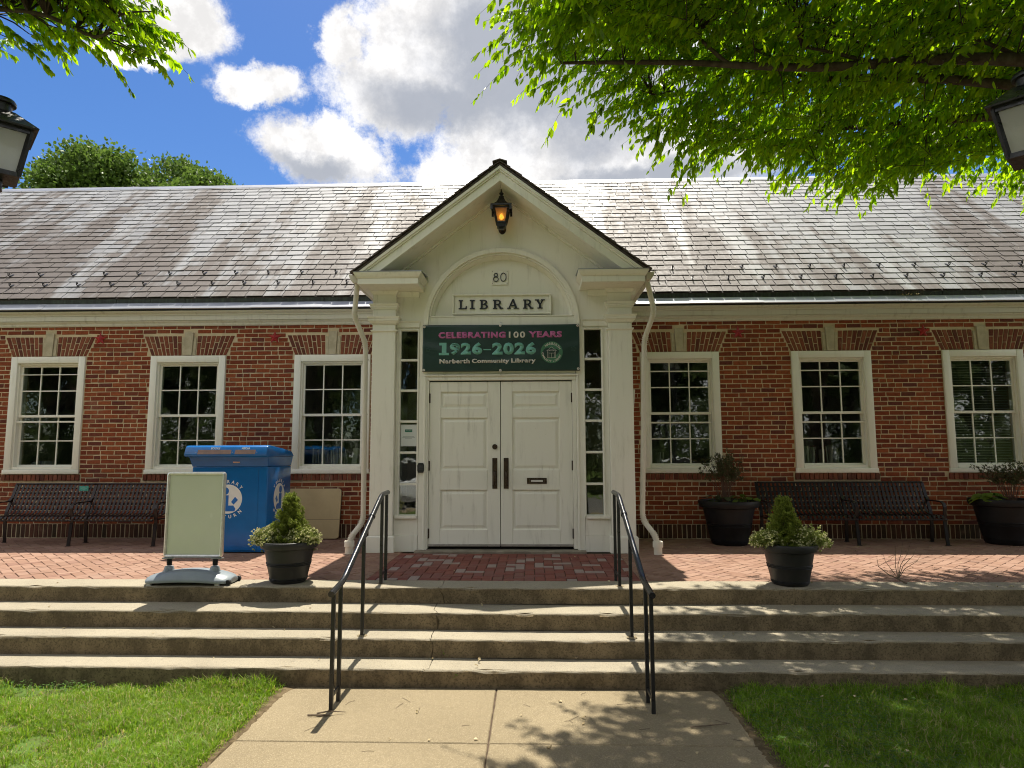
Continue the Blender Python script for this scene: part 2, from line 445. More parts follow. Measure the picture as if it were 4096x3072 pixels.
# ------------------------------------------------------------------ the library building
B = thing('library_building', 'long red brick library with slate roof and white gabled entrance porch', 'library')
WIN_X = [-7.8035, -5.6784, -3.5151, 1.5672, 3.7325, 5.868]
WW, WZ0, WZ1 = 1.1276, 0.9215, 2.6615
WALL_X0, WALL_X1, WALL_TOP = -10.2, 9.4, 3.16
PX0, PX1, PC = -2.03, 1.248, -0.388          # porch sides and centre line
PF = -1.342                                  # face of the porch pilasters

wm = MB()
edges = [WALL_X0]
for x in WIN_X: edges += [x + 0.02, x + WW - 0.02]
edges += [WALL_X1]
for i in range(0, len(edges), 2): wm.box(edges[i], edges[i + 1], 0.0055, 0.33, -0.5, WALL_TOP)
for x in WIN_X:
    wm.box(x + 0.02, x + WW - 0.02, 0.0055, 0.33, -0.5, WZ0 - 0.003)
    wm.box(x + 0.02, x + WW - 0.02, 0.0055, 0.33, WZ1 + 0.003, WALL_TOP)
wm.box(WALL_X0, WALL_X0 + 0.33, 0.34, 6.9, -0.5, WALL_TOP); wm.box(WALL_X1 - 0.33, WALL_X1, 0.34, 6.9, -0.5, WALL_TOP)
wm.box(WALL_X0, WALL_X1, 6.91, 7.2, -0.5, WALL_TOP)
wall = ob('brick_wall', wm, M_MORTAR, B)

def brick_mesh(l, hh, d=0.05, jit=0.0):
    m = MB().box(-l / 2, l / 2, 0, d, -hh / 2, hh / 2)
    if jit: m.v = [(x + random.uniform(-jit, jit), y + random.uniform(-jit, jit) * .7, z + random.uniform(-jit, jit)) for x, y, z in m.v]
    return m.mesh('brick', bevel=0.0035)
BL, BH, JT = 0.1945, 0.0540, 0.0126
CP = BH + JT
variants = [brick_mesh(BL, BH, jit=0.0028) for _ in range(10)]
for v in variants: v.materials.append(M_BRICK)
Z0C = 0.205
blist = []
zrow = Z0C; row = 0
while zrow + BH < WALL_TOP + 0.01:
    zc = zrow + BH / 2
    ex = [(PX0 + 0.10, PX1 - 0.10)]
    for x in WIN_X:
        xc = x + WW / 2
        if WZ0 - 0.105 < zc < WZ0: ex.append((x - 0.035, x + WW + 0.035))
        elif WZ0 <= zc < WZ1 + 0.002: ex.append((x - 0.004, x + WW + 0.004))
        elif zc < WZ1 + 0.302:
            t = (zc - WZ1) / 0.29; hw = WW / 2 + 0.012 + 0.125 * min(t, 1); ex.append((xc - hw, xc + hw))
        elif zc < WZ1 + 0.38: ex.append((xc - 0.078, xc + 0.078))
    x = WALL_X0 + 0.005 + (0.5 * (BL + JT) if row % 2 else 0) + random.uniform(-0.02, 0.02)
    while x < WALL_X1 - 0.05:
        parts = [(x, x + BL)]
        if random.random() < 0.10: parts = [(x, x + BL / 2 - JT / 2), (x + BL / 2 + JT / 2, x + BL)]
        for a, b in parts:
            segs = [(a, b)]
            for e0, e1 in ex:
                ns = []
                for s0, s1 in segs:
                    if e1 <= s0 or e0 >= s1: ns.append((s0, s1))
                    else:
                        if e0 - s0 > 0.035: ns.append((s0, e0 - JT * .6))
                        if s1 - e1 > 0.035: ns.append((e1 + JT * .6, s1))
                segs = ns
            for s0, s1 in segs: blist.append(((s0 + s1) / 2, zc + random.uniform(-0.002, 0.002), s1 - s0))
        x += BL + JT + random.uniform(-0.002, 0.003)
    zrow += CP; row += 1
camv = Vector((0, CAM_Y, CAM_Z))
def in_frame(p, pad=40):
    d = Vector(p) - camv; w = d.dot(_F2)
    if w <= 0: return False
    return abs(d.dot(_R3) / w * F_PX) < 2048 + pad and abs(d.dot(_U3) / w * F_PX) < 1536 + pad
blist.sort(key=lambda q: ((Vector((q[0], 0, q[1])) - camv).length if q[2] > 0.17 and in_frame((q[0], 0, q[1])) and not (-4.3 < q[0] < -2.7 and q[1] < 1.2) else 99))
rest = MB(); tmpl = [([tuple(v.co) for v in m.vertices], [tuple(p.vertices) for p in m.polygons]) for m in variants]
for i, (x, z, l) in enumerate(blist):
    if i < 300:
        o = ob('brick', variants[i % 10], None, wall); o.location = (x, random.uniform(-0.002, 0.0025), z); o.scale = (l / BL, 1, 1)
    else:
        vs, fs = tmpl[i % 10]; k = l / BL; dy = random.uniform(-0.002, 0.0025)
        rest.add([(x + a * k, b + dy, z + c) for a, b, c in vs], fs)
me = bpy.data.meshes.new('brick_field'); me.from_pydata(rest.v, [], rest.f)
ob('brick_field', me, M_BRICK, wall, kind='stuff')
# soldier course at the foot of the wall, rowlock sills, splayed jack arches with keystones
sol = [brick_mesh(0.056, 0.192, jit=0.003) for _ in range(6)]
for v in sol: v.materials.append(M_SOLD)
x = -8.6; i = 0
while x < 7.6:
    if not (-2.0 < x < 1.2):
        o = ob('soldier_brick', sol[i % 6], None, wall); o.location = (x, random.uniform(-0.003, 0.002), 0.102)
    x += 0.0675; i += 1
sil = [brick_mesh(0.0555, 0.088, 0.06, jit=0.003) for _ in range(6)]
for v in sil: v.materials.append(M_ARCH)
arch_parts = []
for side in (-1, 1):
    n = 8; b0, b1, t0, t1 = 0.108, WW / 2 + 0.006, 0.118, WW / 2 + 0.126
    for k in range(n):
        fb0, fb1 = b0 + (b1 - b0) * k / n + 0.0065, b0 + (b1 - b0) * (k + 1) / n - 0.0065
        ft0, ft1 = t0 + (t1 - t0) * k / n + 0.0065, t0 + (t1 - t0) * (k + 1) / n - 0.0065
        cut = 0.36 if k % 2 else 0.66
        for a, c in ((0.0, cut - 0.018), (cut + 0.018, 1.0)):
            if c - a < 0.1: continue
            L = lambda u, v, t: u + (v - u) * t
            poly = [(side * L(fb0, ft0, a), 0.290 * a), (side * L(fb1, ft1, a), 0.290 * a), (side * L(fb1, ft1, c), 0.290 * c), (side * L(fb0, ft0, c), 0.290 * c)]
            m = MB().prism(poly, 'y', 0, 0.05).mesh('arch_brick', bevel=0.003); m.materials.append(M_ARCH); arch_parts.append(m)
key = MB().prism([(-0.050, 0), (0.050, 0), (0.066, 0.345), (-0.066, 0.345)], 'y', -0.022, 0.05).mesh('keystone', bevel=0.004)
keys = [MB().prism([(s * 0.053, 0), (s * 0.100, 0), (s * 0.110, 0.272), (s * 0.067, 0.272)], 'y', -0.008, 0.05).mesh('keystone', bevel=0.004) for s in (-1, 1)]
for m in [key] + keys: m.materials.append(M_STONE)
for wx in WIN_X:
    xc = wx + WW / 2
    for m in arch_parts: ob('arch_brick', m, None, wall, loc=(xc, random.uniform(-0.003, 0.001), WZ1 + 0.008))
    ob('keystone', key, None, wall, loc=(xc, 0, WZ1 + 0.006))
    for m in keys: ob('keystone_shoulder', m, None, wall, loc=(xc, 0, WZ1 + 0.006))
    n = 18; pitch = (WW + 0.05) / n
    for k in range(n):
        ob('sill_brick', sil[(k * 5) % 6], None, wall, loc=(wx - 0.025 + pitch * (k + 0.5), -0.018 + random.uniform(-0.003, 0.002), WZ0 - 0.052))

# windows: casing, two sashes with six panes each, sill; three of them show storm-sash rails too
M_SASH = M_TRIM
def pane_mesh(w, hh):
    m = MB().box(-w / 2, w / 2, -0.003, 0.003, -hh / 2, hh / 2).mesh('pane'); m.materials.append(M_GLASS); return m
GX0, GX1 = 0.150, 0.980
gw = (GX1 - GX0 - 0.03) / 3
PM = pane_mesh(gw, 0.335)
def window(x, storm, blind):
    f = MB(); c = 0.098
    f.box(x, x + c, -0.022, 0.20, WZ0 + 0.065, WZ1); f.box(x + WW - c, x + WW, -0.022, 0.20, WZ0 + 0.065, WZ1)
    f.box(x + c, x + WW - c, -0.022, 0.20, WZ1 - 0.098, WZ1)
    f.box(x - 0.012, x + WW + 0.012, -0.030, 0.20, WZ0, WZ0 + 0.064)
    w = ob('window', f, M_TRIM, B, bevel=0.006, seg=2, smooth=30)
    tr = MB()   # stop bead inside the casing
    a, b = x + c, x + WW - c
    tr.box(a, a + 0.022, 0.012, 0.10, WZ0 + 0.065, WZ1 - 0.099); tr.box(b - 0.022, b, 0.012, 0.10, WZ0 + 0.065, WZ1 - 0.099)
    tr.box(a + 0.022, b - 0.022, 0.012, 0.10, WZ1 - 0.124, WZ1 - 0.099); tr.box(a + 0.022, b - 0.022, 0.004, 0.10, WZ0 + 0.065, WZ0 + 0.105)
    ob('stop_bead', tr, M_TRIM, w, bevel=0.003)
    for nm, z0, z1, y in (('upper_sash', 1.757, 2.545, 0.045), ('lower_sash', 1.020, 1.795, 0.080)):
        sh = MB(); s0, s1 = a + 0.022, b - 0.022
        sh.box(s0, s0 + 0.030, y, y + 0.032, z0, z1); sh.box(s1 - 0.030, s1, y, y + 0.032, z0, z1)
        sh.box(s0 + 0.030, s1 - 0.030, y, y + 0.032, z1 - 0.034, z1); sh.box(s0 + 0.030, s1 - 0.030, y, y + 0.032, z0, z0 + 0.036)
        ob(nm, sh, M_SASH, w, bevel=0.002)
        mu = MB(); i0, i1, j0, j1 = s0 + 0.030, s1 - 0.030, z0 + 0.036, z1 - 0.034
        ww = (i1 - i0 - 0.032) / 3; hh = (j1 - j0 - 0.016) / 2
        for k in (1, 2): mu.box(i0 + k * ww + (k - 1) * 0.016, i0 + k * ww + k * 0.016, y + 0.004, y + 0.026, j0, j1)
        for k in range(3): mu.box(i0 + k * (ww + 0.016) + 0.0005, i0 + k * (ww + 0.016) + ww - 0.0005, y + 0.005, y + 0.025, j0 + hh, j0 + hh + 0.016)
        ob('muntin', mu, M_SASH, w)
        for k in range(3):
            for q in range(2):
                o = ob('pane', PM, None, w, loc=(i0 + ww / 2 + k * (ww + 0.016), y + 0.015, j0 + hh / 2 + q * (hh + 0.016)))
                o.scale = (ww / gw, 1, hh / 0.335); o.rotation_euler = (random.uniform(-.006, .006), 0, random.uniform(-.010, .010))
    if storm:
        st = MB(); s0, s1 = a + 0.023, b - 0.023
        for zz, t in storm: st.box(s0, s1, 0.020, 0.036, zz - t / 2, zz + t / 2)
        ob('storm_rail', st, M_SASH, w, bevel=0.002)
    if blind:
        sm = MB().box(a + 0.05, b - 0.05, -0.011, 0.011, -0.0008, 0.0008).mesh('blind_slat'); sm.materials.append(M_BLIND)
        for k in range(38):
            o = ob('blind_slat', sm, None, w, loc=(0, 0.165, 1.08 + k * 0.0375)); o.rotation_euler = (R(24), 0, 0)
    return w
M_BLIND = simple('ivory_blind', (0.75, 0.72, 0.60), rough=0.5)
storm = [[(2.395, 0.012), (1.690, 0.024)], None, None, [(2.385, 0.016), (1.640, 0.022)], [(2.385, 0.016), (1.640, 0.022)], None]
for x, s, bl in zip(WIN_X, storm, [0, 0, 0, 0, 0, 1]): window(x, s, bl)

# room behind the windows
rm = MB()
rm.box(WALL_X0 + 0.34, WALL_X1 - 0.34, 0.34, 6.9, 0.02, 0.10)
rm.box(WALL_X0 + 0.34, WALL_X1 - 0.34, 0.34, 6.9, 3.05, 3.12)
rm.box(WALL_X0 + 0.34, WALL_X1 - 0.34, 3.8, 3.9, 0.11, 3.04)
ob('interior', rm, M_DARK, B)

# main roof
AL, RY0, RZ0, NC = R(43.0), -0.04, 3.53, 27
EX = 0.1722; ca, sa = math.cos(AL), math.sin(AL)
def rp(x, s, n): return (x, RY0 + s * ca - n * sa, RZ0 + s * sa + n * ca)
RX0, RX1 = -12.6, 11.4
SL = EX * NC
rdeck = MB()
rdeck.add([rp(RX0, 0, -0.03), rp(RX1, 0, -0.03), rp(RX1, SL, -0.03), rp(RX0, SL, -0.03), rp(RX0, 0, -0.002), rp(RX1, 0, -0.002), rp(RX1, SL, -0.002), rp(RX0, SL, -0.002)],
          [(0, 3, 2, 1), (4, 5, 6, 7), (0, 1, 5, 4), (1, 2, 6, 5), (2, 3, 7, 6), (3, 0, 4, 7)])
yr, zr = rp(0, SL, 0)[1:]
rdeck.prism([(yr, zr - 0.03), (2 * yr + 0.04, RZ0 - 0.03), (2 * yr + 0.04, RZ0), (yr, zr)], 'x', RX0, RX1)
roof = ob('roof', rdeck, M_SLATE_EDGE, B)
def slate_box(m, x0, x1, s0, ln, n0, tw, tilt=0.0):
    t = 0.0085; k = 0.016
    q = []
    for n in (0, t):
        q += [rp(x0, s0 - tilt, n0 + k + n), rp(x1, s0 + tilt, n0 + k + n + tw), rp(x1, s0 + ln, n0 + n + tw * .3), rp(x0, s0 + ln, n0 + n)]
    m.add(q, [(0, 3, 2, 1), (4, 5, 6, 7), (0, 1, 5, 4), (1, 2, 6, 5), (2, 3, 7, 6), (3, 0, 4, 7)])
slates = []
for i in range(NC):
    x = RX0 + random.uniform(0, 0.25); s = i * EX
    sag = lambda xx: 0.012 * math.sin(xx * 0.9 + i * .4) * 0.4
    while x < RX1 - 0.05:
        w = random.choice((0.225, 0.24, 0.25, 0.26, 0.28)) + random.uniform(-0.012, 0.012)
        slates.append((x, min(x + w, RX1), s + sag(x) + random.uniform(-0.004, 0.004), random.uniform(0, 0.0035), random.uniform(-0.003, 0.003), random.uniform(-0.003, 0.003)))
        x += w + 0.011
def inporch(x, s):
    y, z = rp(x, s, 0)[1:]
    return z < 4.80 - 0.7626 * abs(x - PC)
slates = [q for q in slates if not (inporch(q[0] + .3, q[2] + .5) and inporch(q[0] - .05, q[2] + .5))]
slates.sort(key=lambda q: (Vector(rp((q[0] + q[1]) / 2, q[2], 0)) - camv).length if in_frame(rp((q[0] + q[1]) / 2, q[2], 0), 0) else 99)
sf = MB()
for i, (x0, x1, s, n0, tw, tl) in enumerate(slates):
    if i < 300:
        m = MB(); slate_box(m, x0, x1, s, EX * 1.45, n0, tw, tl); ob('slate', m, M_SLATE, roof)
    else: slate_box(sf, x0, x1, s, EX * 1.45, n0, tw, tl)
me = bpy.data.meshes.new('slate_field'); me.from_pydata(sf.v, [], sf.f); fix(me)
ob('slate_field', me, M_SLATE, roof, kind='stuff')
rc = MB()
rc.prism([(yr - 0.10, zr - 0.085), (yr - 0.10, zr - 0.055), (yr, zr + 0.035), (yr + 0.10, zr - 0.055), (yr + 0.10, zr - 0.085), (yr, zr + 0.01)], 'x', RX0, RX1)
ob('ridge_cap', rc, M_ZINC, roof)
# snow guards: two staggered rows of small iron loops
sg = MB().tube([(0.0, 0.03, 0.012), (0, -0.010, 0.016), (0, -0.022, 0.045), (0, -0.008, 0.068), (0, 0.012, 0.060), (0, 0.012, 0.035)], 0.0085, 6)
sg.box(-0.014, 0.014, -0.012, 0.07, 0.004, 0.009)
sgm = sg.mesh('snow_guard', 40); sgm.materials.append(M_IRON)
for rowi, s, off in ((0, 2 * EX + 0.02, 0.0), (1, 4 * EX + 0.02, 0.26)):
    x = -8.6 + off
    while x < 8:
        if not inporch(x, s) and not -2.2 < x < 1.45:
            o = ob('snow_guard', sgm, None, roof, loc=rp(x + random.uniform(-.02, .02), s, 0.022)); o.rotation_euler = (AL, 0, random.uniform(-.15, .15))
        x += 0.525

# eaves: bed mould, frieze board, crown, zinc strip and the dark back of the built-in gutter
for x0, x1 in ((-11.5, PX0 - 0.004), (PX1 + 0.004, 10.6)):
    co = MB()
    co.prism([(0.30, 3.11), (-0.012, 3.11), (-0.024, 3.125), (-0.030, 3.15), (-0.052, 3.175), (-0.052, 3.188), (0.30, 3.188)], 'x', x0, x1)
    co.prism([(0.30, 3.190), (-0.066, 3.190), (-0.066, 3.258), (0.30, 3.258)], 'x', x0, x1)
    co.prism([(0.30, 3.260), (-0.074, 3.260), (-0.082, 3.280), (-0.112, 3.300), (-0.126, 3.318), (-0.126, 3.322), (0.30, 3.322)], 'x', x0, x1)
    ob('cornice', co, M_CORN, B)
    gu = MB(); n = 9; xs = [x0 + (x1 - x0) * k / n for k in range(n + 1)]
    for k in range(n):
        d = 0.002 * (k % 2)
        gu.prism([(0.2, 3.326 + d), (-0.140 - d, 3.326 + d), (-0.142 - d, 3.340 + d), (0.2, 3.345)], 'x', xs[k], xs[k + 1] - 0.001)
    ob('drip_edge', gu, M_BLACK, B)
    zs = MB()
    for k in range(n):
        d = 0.0025 * (k % 2)
        zs.prism([(-0.145 - d, 3.342 + d), (-0.152 - d, 3.352 + d), (-0.058, 3.452 + d), (-0.050, 3.442)], 'x', xs[k] - (0.02 if k else 0), xs[k + 1])
    ob('gutter_strip', zs, M_ZINC, B)
    gb = MB()
    for k in range(n * 2):
        w = (x1 - x0) / (2 * n)
        gb.box(x0 + k * w, x0 + (k + 1) * w - 0.006, -0.032 - 0.003 * (k % 2), 0.0, 3.36, 3.527)
    gb.box(x0, x1, -0.026, 0.05, 3.36, 3.520)
    ob('gutter_back', gb, M_COPPER, B)

# ------------------------------------------------------------------ the entrance porch
def chevron(m, z_out, z_in, y0, y1, zcut, slope=0.7626, xc=PC):
    """an inverted V between two parallel slopes (apex heights z_out > z_in), cut level at zcut"""
    xo = (z_out - zcut) / slope; xi = (z_in - zcut) / slope
    for s in (-1, 1):
        m.prism([(xc + s * 0.0005, z_out), (xc + s * xo, zcut), (xc + s * xi, zcut), (xc + s * 0.0005, z_in)], 'y', y0, y1)
    return m
def frustum(m, a, b, z0, z1):
    """a, b: (x0,x1,y0,y1) rectangles at z0 and z1"""
    vs = [(a[0], a[2], z0), (a[1], a[2], z0), (a[1], a[3], z0), (a[0], a[3], z0), (b[0], b[2], z1), (b[1], b[2], z1), (b[1], b[3], z1), (b[0], b[3], z1)]
    return m.add(vs, [(0, 3, 2, 1), (4, 5, 6, 7), (0, 1, 5, 4), (1, 2, 6, 5), (2, 3, 7, 6), (3, 0, 4, 7)])
def grow(r, d): return (r[0] - d, r[1] + d, r[2] - d, r[3])

def pilaster(x0, x1, y0, y1):
    p = bpy.data.objects.new('pilaster', None); COL.objects.link(p); p.parent = B
    r = (x0, x1, y0, y1)
    m = MB(); frustum(m, r, r, 0.205, 2.838); ob('shaft', m, M_WHITE, p, bevel=0.004)
    m = MB(); g = grow(r, 0.024); frustum(m, g, g, 0.0, 0.186); frustum(m, grow(r, 0.022), grow(r, 0.006), 0.187, 0.204); ob('base', m, M_WHITE, p, bevel=0.003)
    m = MB(); frustum(m, grow(r, 0.008), grow(r, 0.020), 2.744, 2.754); frustum(m, grow(r, 0.021), grow(r, 0.021), 2.7545, 2.770); ob('necking', m, M_WHITE, p)
    m = MB(); frustum(m, grow(r, 0.010), grow(r, 0.014), 2.839, 2.852); frustum(m, grow(r, 0.020), grow(r, 0.042), 2.853, 2.880); frustum(m, grow(r, 0.046), grow(r, 0.046), 2.881, 2.910)
    frustum(m, grow(r, 0.050), grow(r, 0.062), 2.911, 2.936); ob('capital', m, M_WHITE, p, bevel=0.002)
    m = MB(); frustum(m, grow(r, 0.001), grow(r, 0.001), 2.937, 3.030); frustum(m, grow(r, 0.008), grow(r, 0.026), 3.031, 3.052); frustum(m, grow(r, 0.029), grow(r, 0.029), 3.053, 3.076); frustum(m, grow(r, 0.032), grow(r, 0.044), 3.077, 3.105)
    frustum(m, grow(r, 0.0), grow(r, 0.0), 3.106, 3.225); frustum(m, grow(r, 0.002), grow(r, 0.040), 3.226, 3.272)
    ob('entablature_block', m, M_WHITE, p, bevel=0.002)
    return p
pilaster(PX0, -1.738, PF, -1.20); pilaster(0.956, PX1, PF, -1.20)
pilaster(PX0 + 0.004, PX0 + 0.20, -0.30, 0.006); pilaster(PX1 - 0.20, PX1 - 0.004, -0.30, 0.006)
pw = MB()
pw.box(PX0 + 0.02, PX0 + 0.12, -1.21, 0.0, 0.0, 3.262); pw.box(PX1 - 0.12, PX1 - 0.02, -1.21, 0.0, 0.0, 3.262)
ob('porch_side_wall', pw, M_WHITE, B)

# front wall: spandrels round the arch, then the half-round panel set back inside it
AC, AZ, AR = -0.395, 2.842, 0.995
sp = MB(); nseg = 72; X0, X1 = PX0 + 0.02, PX1 - 0.02
xs = sorted(set([X0 + (X1 - X0) * k / 40 for k in range(41)] + [AC + AR * math.cos(math.pi * k / nseg) for k in range(nseg + 1)]))
def zb(x): return AZ + math.sqrt(max(AR * AR - (x - AC) ** 2, 0)) - 0.012 if abs(x - AC) < AR else 2.812
for a, b in zip(xs[:-1], xs[1:]):
    mid = (a + b) / 2
    za, zb_ = (zb(a), zb(b)) if abs(mid - AC) < AR else (2.812, 2.812)
    ta, tb = 4.60 - 0.7626 * abs(a - PC), 4.60 - 0.7626 * abs(b - PC)
    if mid < PX0 + 0.2 or mid > PX1 - 0.2: za = zb_ = 3.1
    if ta > za + .01 and tb > zb_ + .01: sp.add([(a, -1.25, za), (b, -1.25, zb_), (b, -1.25, tb), (a, -1.25, ta)], [(0, 1, 2, 3)])
me = sp.mesh('tympanum_wall'); ob('tympanum_wall', me, M_WHITE, B)
def half_ring(m, r0, r1, y0, y1, z0, taper=0.0):
    n = 64; vs = []; fs = []
    for k in range(n + 1):
        a = math.pi * k / n; c, s = math.cos(a), math.sin(a)
        for r, y in ((r1, y0), (r0, y0 + taper), (r0, y1), (r1, y1)): vs.append((AC + r * c, y, AZ + r * s))
    for k in range(n):
        for q in range(4): fs.append((k * 4 + q, k * 4 + (q + 1) % 4, (k + 1) * 4 + (q + 1) % 4, (k + 1) * 4 + q))
    m.add(vs, fs)
    if z0 < AZ:
        for s in (-1, 1):
            a, b = sorted((AC + s * r0, AC + s * r1)); m.box(a, b, y0, y1, z0, AZ)
    return m
ar = MB(); half_ring(ar, 0.935, AR, -1.300, -1.20, 2.236); ob('archivolt', ar, M_WHITE, B, smooth=35, bevel=0.003)
ar = MB(); half_ring(ar, 0.914, 0.934, -1.272, -1.15, 2.95); half_ring(ar, 0.880, 0.913, -1.235, -1.13, 2.95, 0.050); ob('arch_moulding', ar, M_WHITE, B, smooth=35)
tp = MB(); pts = [(AC + 0.93 * math.cos(math.pi * k / 60), AZ + 0.93 * math.sin(math.pi * k / 60)) for k in range(61)]
tp.prism(pts, 'y', -1.150, -1.12); ob('tympanum_panel', tp, M_WHITE, B)
tb = MB(); tb.box(AC - 0.934, AC + 0.934, -1.262, -1.13, 2.17, 2.944); tb.box(AC - 0.934, AC + 0.934, -1.272, -1.13, 2.945, 2.960)
ob('transom_board', tb, M_WHITE, B, bevel=0.002)

# cornice returns with crown, the raking boards and soffit
for nm, x0, x1, sx0, sx1 in (('left', -2.138, -1.392, -2.138, -1.98), ('right', 0.605, 1.368, 1.20, 1.368)):
    m = MB()
    r = (x0, x1, -1.700, -1.22); frustum(m, r, r, 3.273, 3.344)
    r2 = (sx0, sx1, -1.22, 0.0); frustum(m, r2, r2, 3.274, 3.343)
    e = (x0 - 0.004, x1 + 0.004, -1.704, -1.22); f = (x0 - 0.044, x1 + 0.044, -1.746, -1.22); mid = (x0 - 0.018, x1 + 0.018, -1.722, -1.22)
    frustum(m, e, mid, 3.345, 3.362); frustum(m, mid, f, 3.3625, 3.402); frustum(m, f, f, 3.4025, 3.416)
    lo = -0.004 if nm == 'left' else 0.0
    e = (sx0 - (0.004 if nm == 'left' else 0), sx1 + (0.004 if nm == 'right' else 0), -1.219, 0.0); f = (sx0 - (0.044 if nm == 'left' else 0), sx1 + (0.044 if nm == 'right' else 0), -1.219, 0.0)
    frustum(m, e, f, 3.344, 3.401); frustum(m, f, f, 3.4015, 3.415)
    ob('cornice_return', m, M_WHITE, B, bevel=0.002)
    m = MB(); r = (x0 - 0.048, x1 + 0.048, -1.752, -1.20)
    m.add([(r[0], r[2], 3.4165), (r[1], r[2], 3.4165), (r[1], -1.22, 3.475), (r[0], -1.22, 3.475), (r[0], r[2], 3.424), (r[1], r[2], 3.424), (r[1], -1.22, 3.485), (r[0], -1.22, 3.485)],
          [(0, 3, 2, 1), (4, 5, 6, 7), (0, 1, 5, 4), (1, 2, 6, 5), (2, 3, 7, 6), (3, 0, 4, 7)])
    ob('cornice_flashing', m, M_ZINC, B)
    m = MB()   # bed moulding under the return
    frustum(m, (x0 + 0.10, x1 - 0.06, -1.275, -1.22), (x0 + 0.10, x1 - 0.05, -1.31, -1.22), 3.205, 3.271)
    ob('bed_moulding', m, M_WHITE, B)
rk = MB(); chevron(rk, 4.672, 4.557, -1.716, -1.22, 3.43); ob('rake_board', rk, M_WHITE, B, bevel=0.002)
rk = MB(); chevron(rk, 4.737, 4.700, -1.752, -1.30, 3.425); chevron(rk, 4.699, 4.674, -1.734, -1.30, 3.425); ob('rake_moulding', rk, M_WHITE, B)
rk = MB(); chevron(rk, 4.556, 4.520, -1.290, -1.22, 3.49); ob('soffit_moulding', rk, M_WHITE, B)
pr = MB(); chevron(pr, 4.772, 4.739, -1.755, 1.9, 3.42)
porch_roof = ob('porch_roof', pr, M_SLATE_EDGE, B)
ps = MB(); th = math.atan(0.7626); ct, st_ = math.cos(th), math.sin(th); LS = 1.815 / ct
for s in (-1, 1):
    for i in range(13):
        u = LS - i * 0.178; y = -1.778 + random.uniform(-0.006, 0.006)
        zrowp = 4.782 - (u - .1) * st_
        ylim = RY0 + max(zrowp - RZ0, 0) / math.tan(AL) + 0.15
        while y < ylim:
            w = random.uniform(0.21, 0.27); q = []
            for n in (0.0, 0.010):
                for (uu, nn) in ((u + random.uniform(-.003, .003), 0.018), (max(u - 0.25, 0.0), 0.003)):
                    for yy in (y, min(y + w, ylim + .05)):
                        q.append((PC + s * (uu * ct + (nn + n) * st_ * (1 if uu > 0.02 else 0)), yy, 4.774 - uu * st_ + (nn + n) * ct))
            ps.add(q, [(0, 1, 3, 2), (4, 6, 7, 5), (0, 4, 5, 1), (2, 3, 7, 6), (0, 2, 6, 4), (1, 5, 7, 3)])
            y += w + 0.004
ps.prism([(PC - 0.09, 4.742 + 0.03), (PC, 4.800), (PC + 0.09, 4.742 + 0.03), (PC + 0.09, 4.742 + 0.042), (PC, 4.813), (PC - 0.09, 4.742 + 0.042)], 'y', -1.782, 1.6)
me = bpy.data.meshes.new('porch_slates'); me.from_pydata(ps.v, [], ps.f); fix(me)
ob('porch_slates', me, M_SLATE_EDGE, porch_roof, kind='stuff')
for s, x in ((-1, -2.186), (1, 1.416)):
    g = MB(); g.prism([(x, 3.405), (x + s * 0.082, 3.418), (x + s * 0.074, 3.375), (x + s * 0.045, 3.325), (x + s * 0.01, 3.312), (x - s * 0.02, 3.312), (x - s * 0.02, 3.405)], 'y', -1.63, -0.03)
    ob('porch_gutter', g, M_PIPE, B, bevel=0.002)

# downspouts running into drain stubs
def smooth_path(pts, n=6):
    pts = [Vector(p) for p in pts]; out = [pts[0]]
    for i in range(1, len(pts) - 1):
        p, c, q = pts[i - 1], pts[i], pts[i + 1]
        r = min((p - c).length, (q - c).length, 0.16) * 0.5
        a, b = c + (p - c).normalized() * r, c + (q - c).normalized() * r
        for k in range(n + 1):
            t = k / n; out.append(a * (1 - t) ** 2 + c * 2 * t * (1 - t) + b * t * t)
    return out + [pts[-1]]
for pts, stub in ((((-2.195, -1.50, 3.32), (-2.235, -1.46, 2.93), (-2.125, -1.30, 2.60), (-2.115, -1.28, 0.37), (-2.225, -1.41, 0.20), (-2.24, -1.43, 0.10)), (-2.24, -1.43)),
                  (((1.425, -1.50, 3.32), (1.510, -1.46, 2.95), (1.405, -1.30, 2.62), (1.335, -1.28, 0.40), (1.46, -1.41, 0.22), (1.485, -1.44, 0.10)), (1.485, -1.44))):
    d = MB(); path = smooth_path(pts); d.tube(path, 0.033, 12)
    for i, p in enumerate(path[1:-1]):
        a, b = path[i], path[i + 2]; t = (b - a).normalized()
        if (b - a).length < 0.06: d.tube([p - t * 0.004, p + t * 0.004], 0.0395, 12)
    dp = ob('downspout', d, M_PIPE, B, smooth=40)
    d = MB().lathe([(0.0, 0), (0.050, 0.0), (0.050, 0.085), (0.061, 0.086), (0.061, 0.150), (0.056, 0.156), (0.040, 0.156), (0.040, 0.12)], (*stub, 0.001), 20)
    ob('drain_stub', d, M_PIPE, dp, smooth=40)
    d = MB(); zz = 1.9
    for zz in (0.75, 1.7, 2.4):
        q = [p for p in path if True]
        x = pts[2][0] + (pts[3][0] - pts[2][0]) * (2.6 - zz) / 2.2
        d.tube([(x, -1.285, zz - 0.01), (x, -1.285, zz + 0.01)], 0.0375, 12)
    ob('pipe_strap', d, M_PIPE, dp, smooth=40)
ob('conduit_stub', MB().tube([(1.275, -1.02, 1.66), (1.30, -1.05, 2.02)], 0.017, 10), M_PIPE, B, smooth=40)

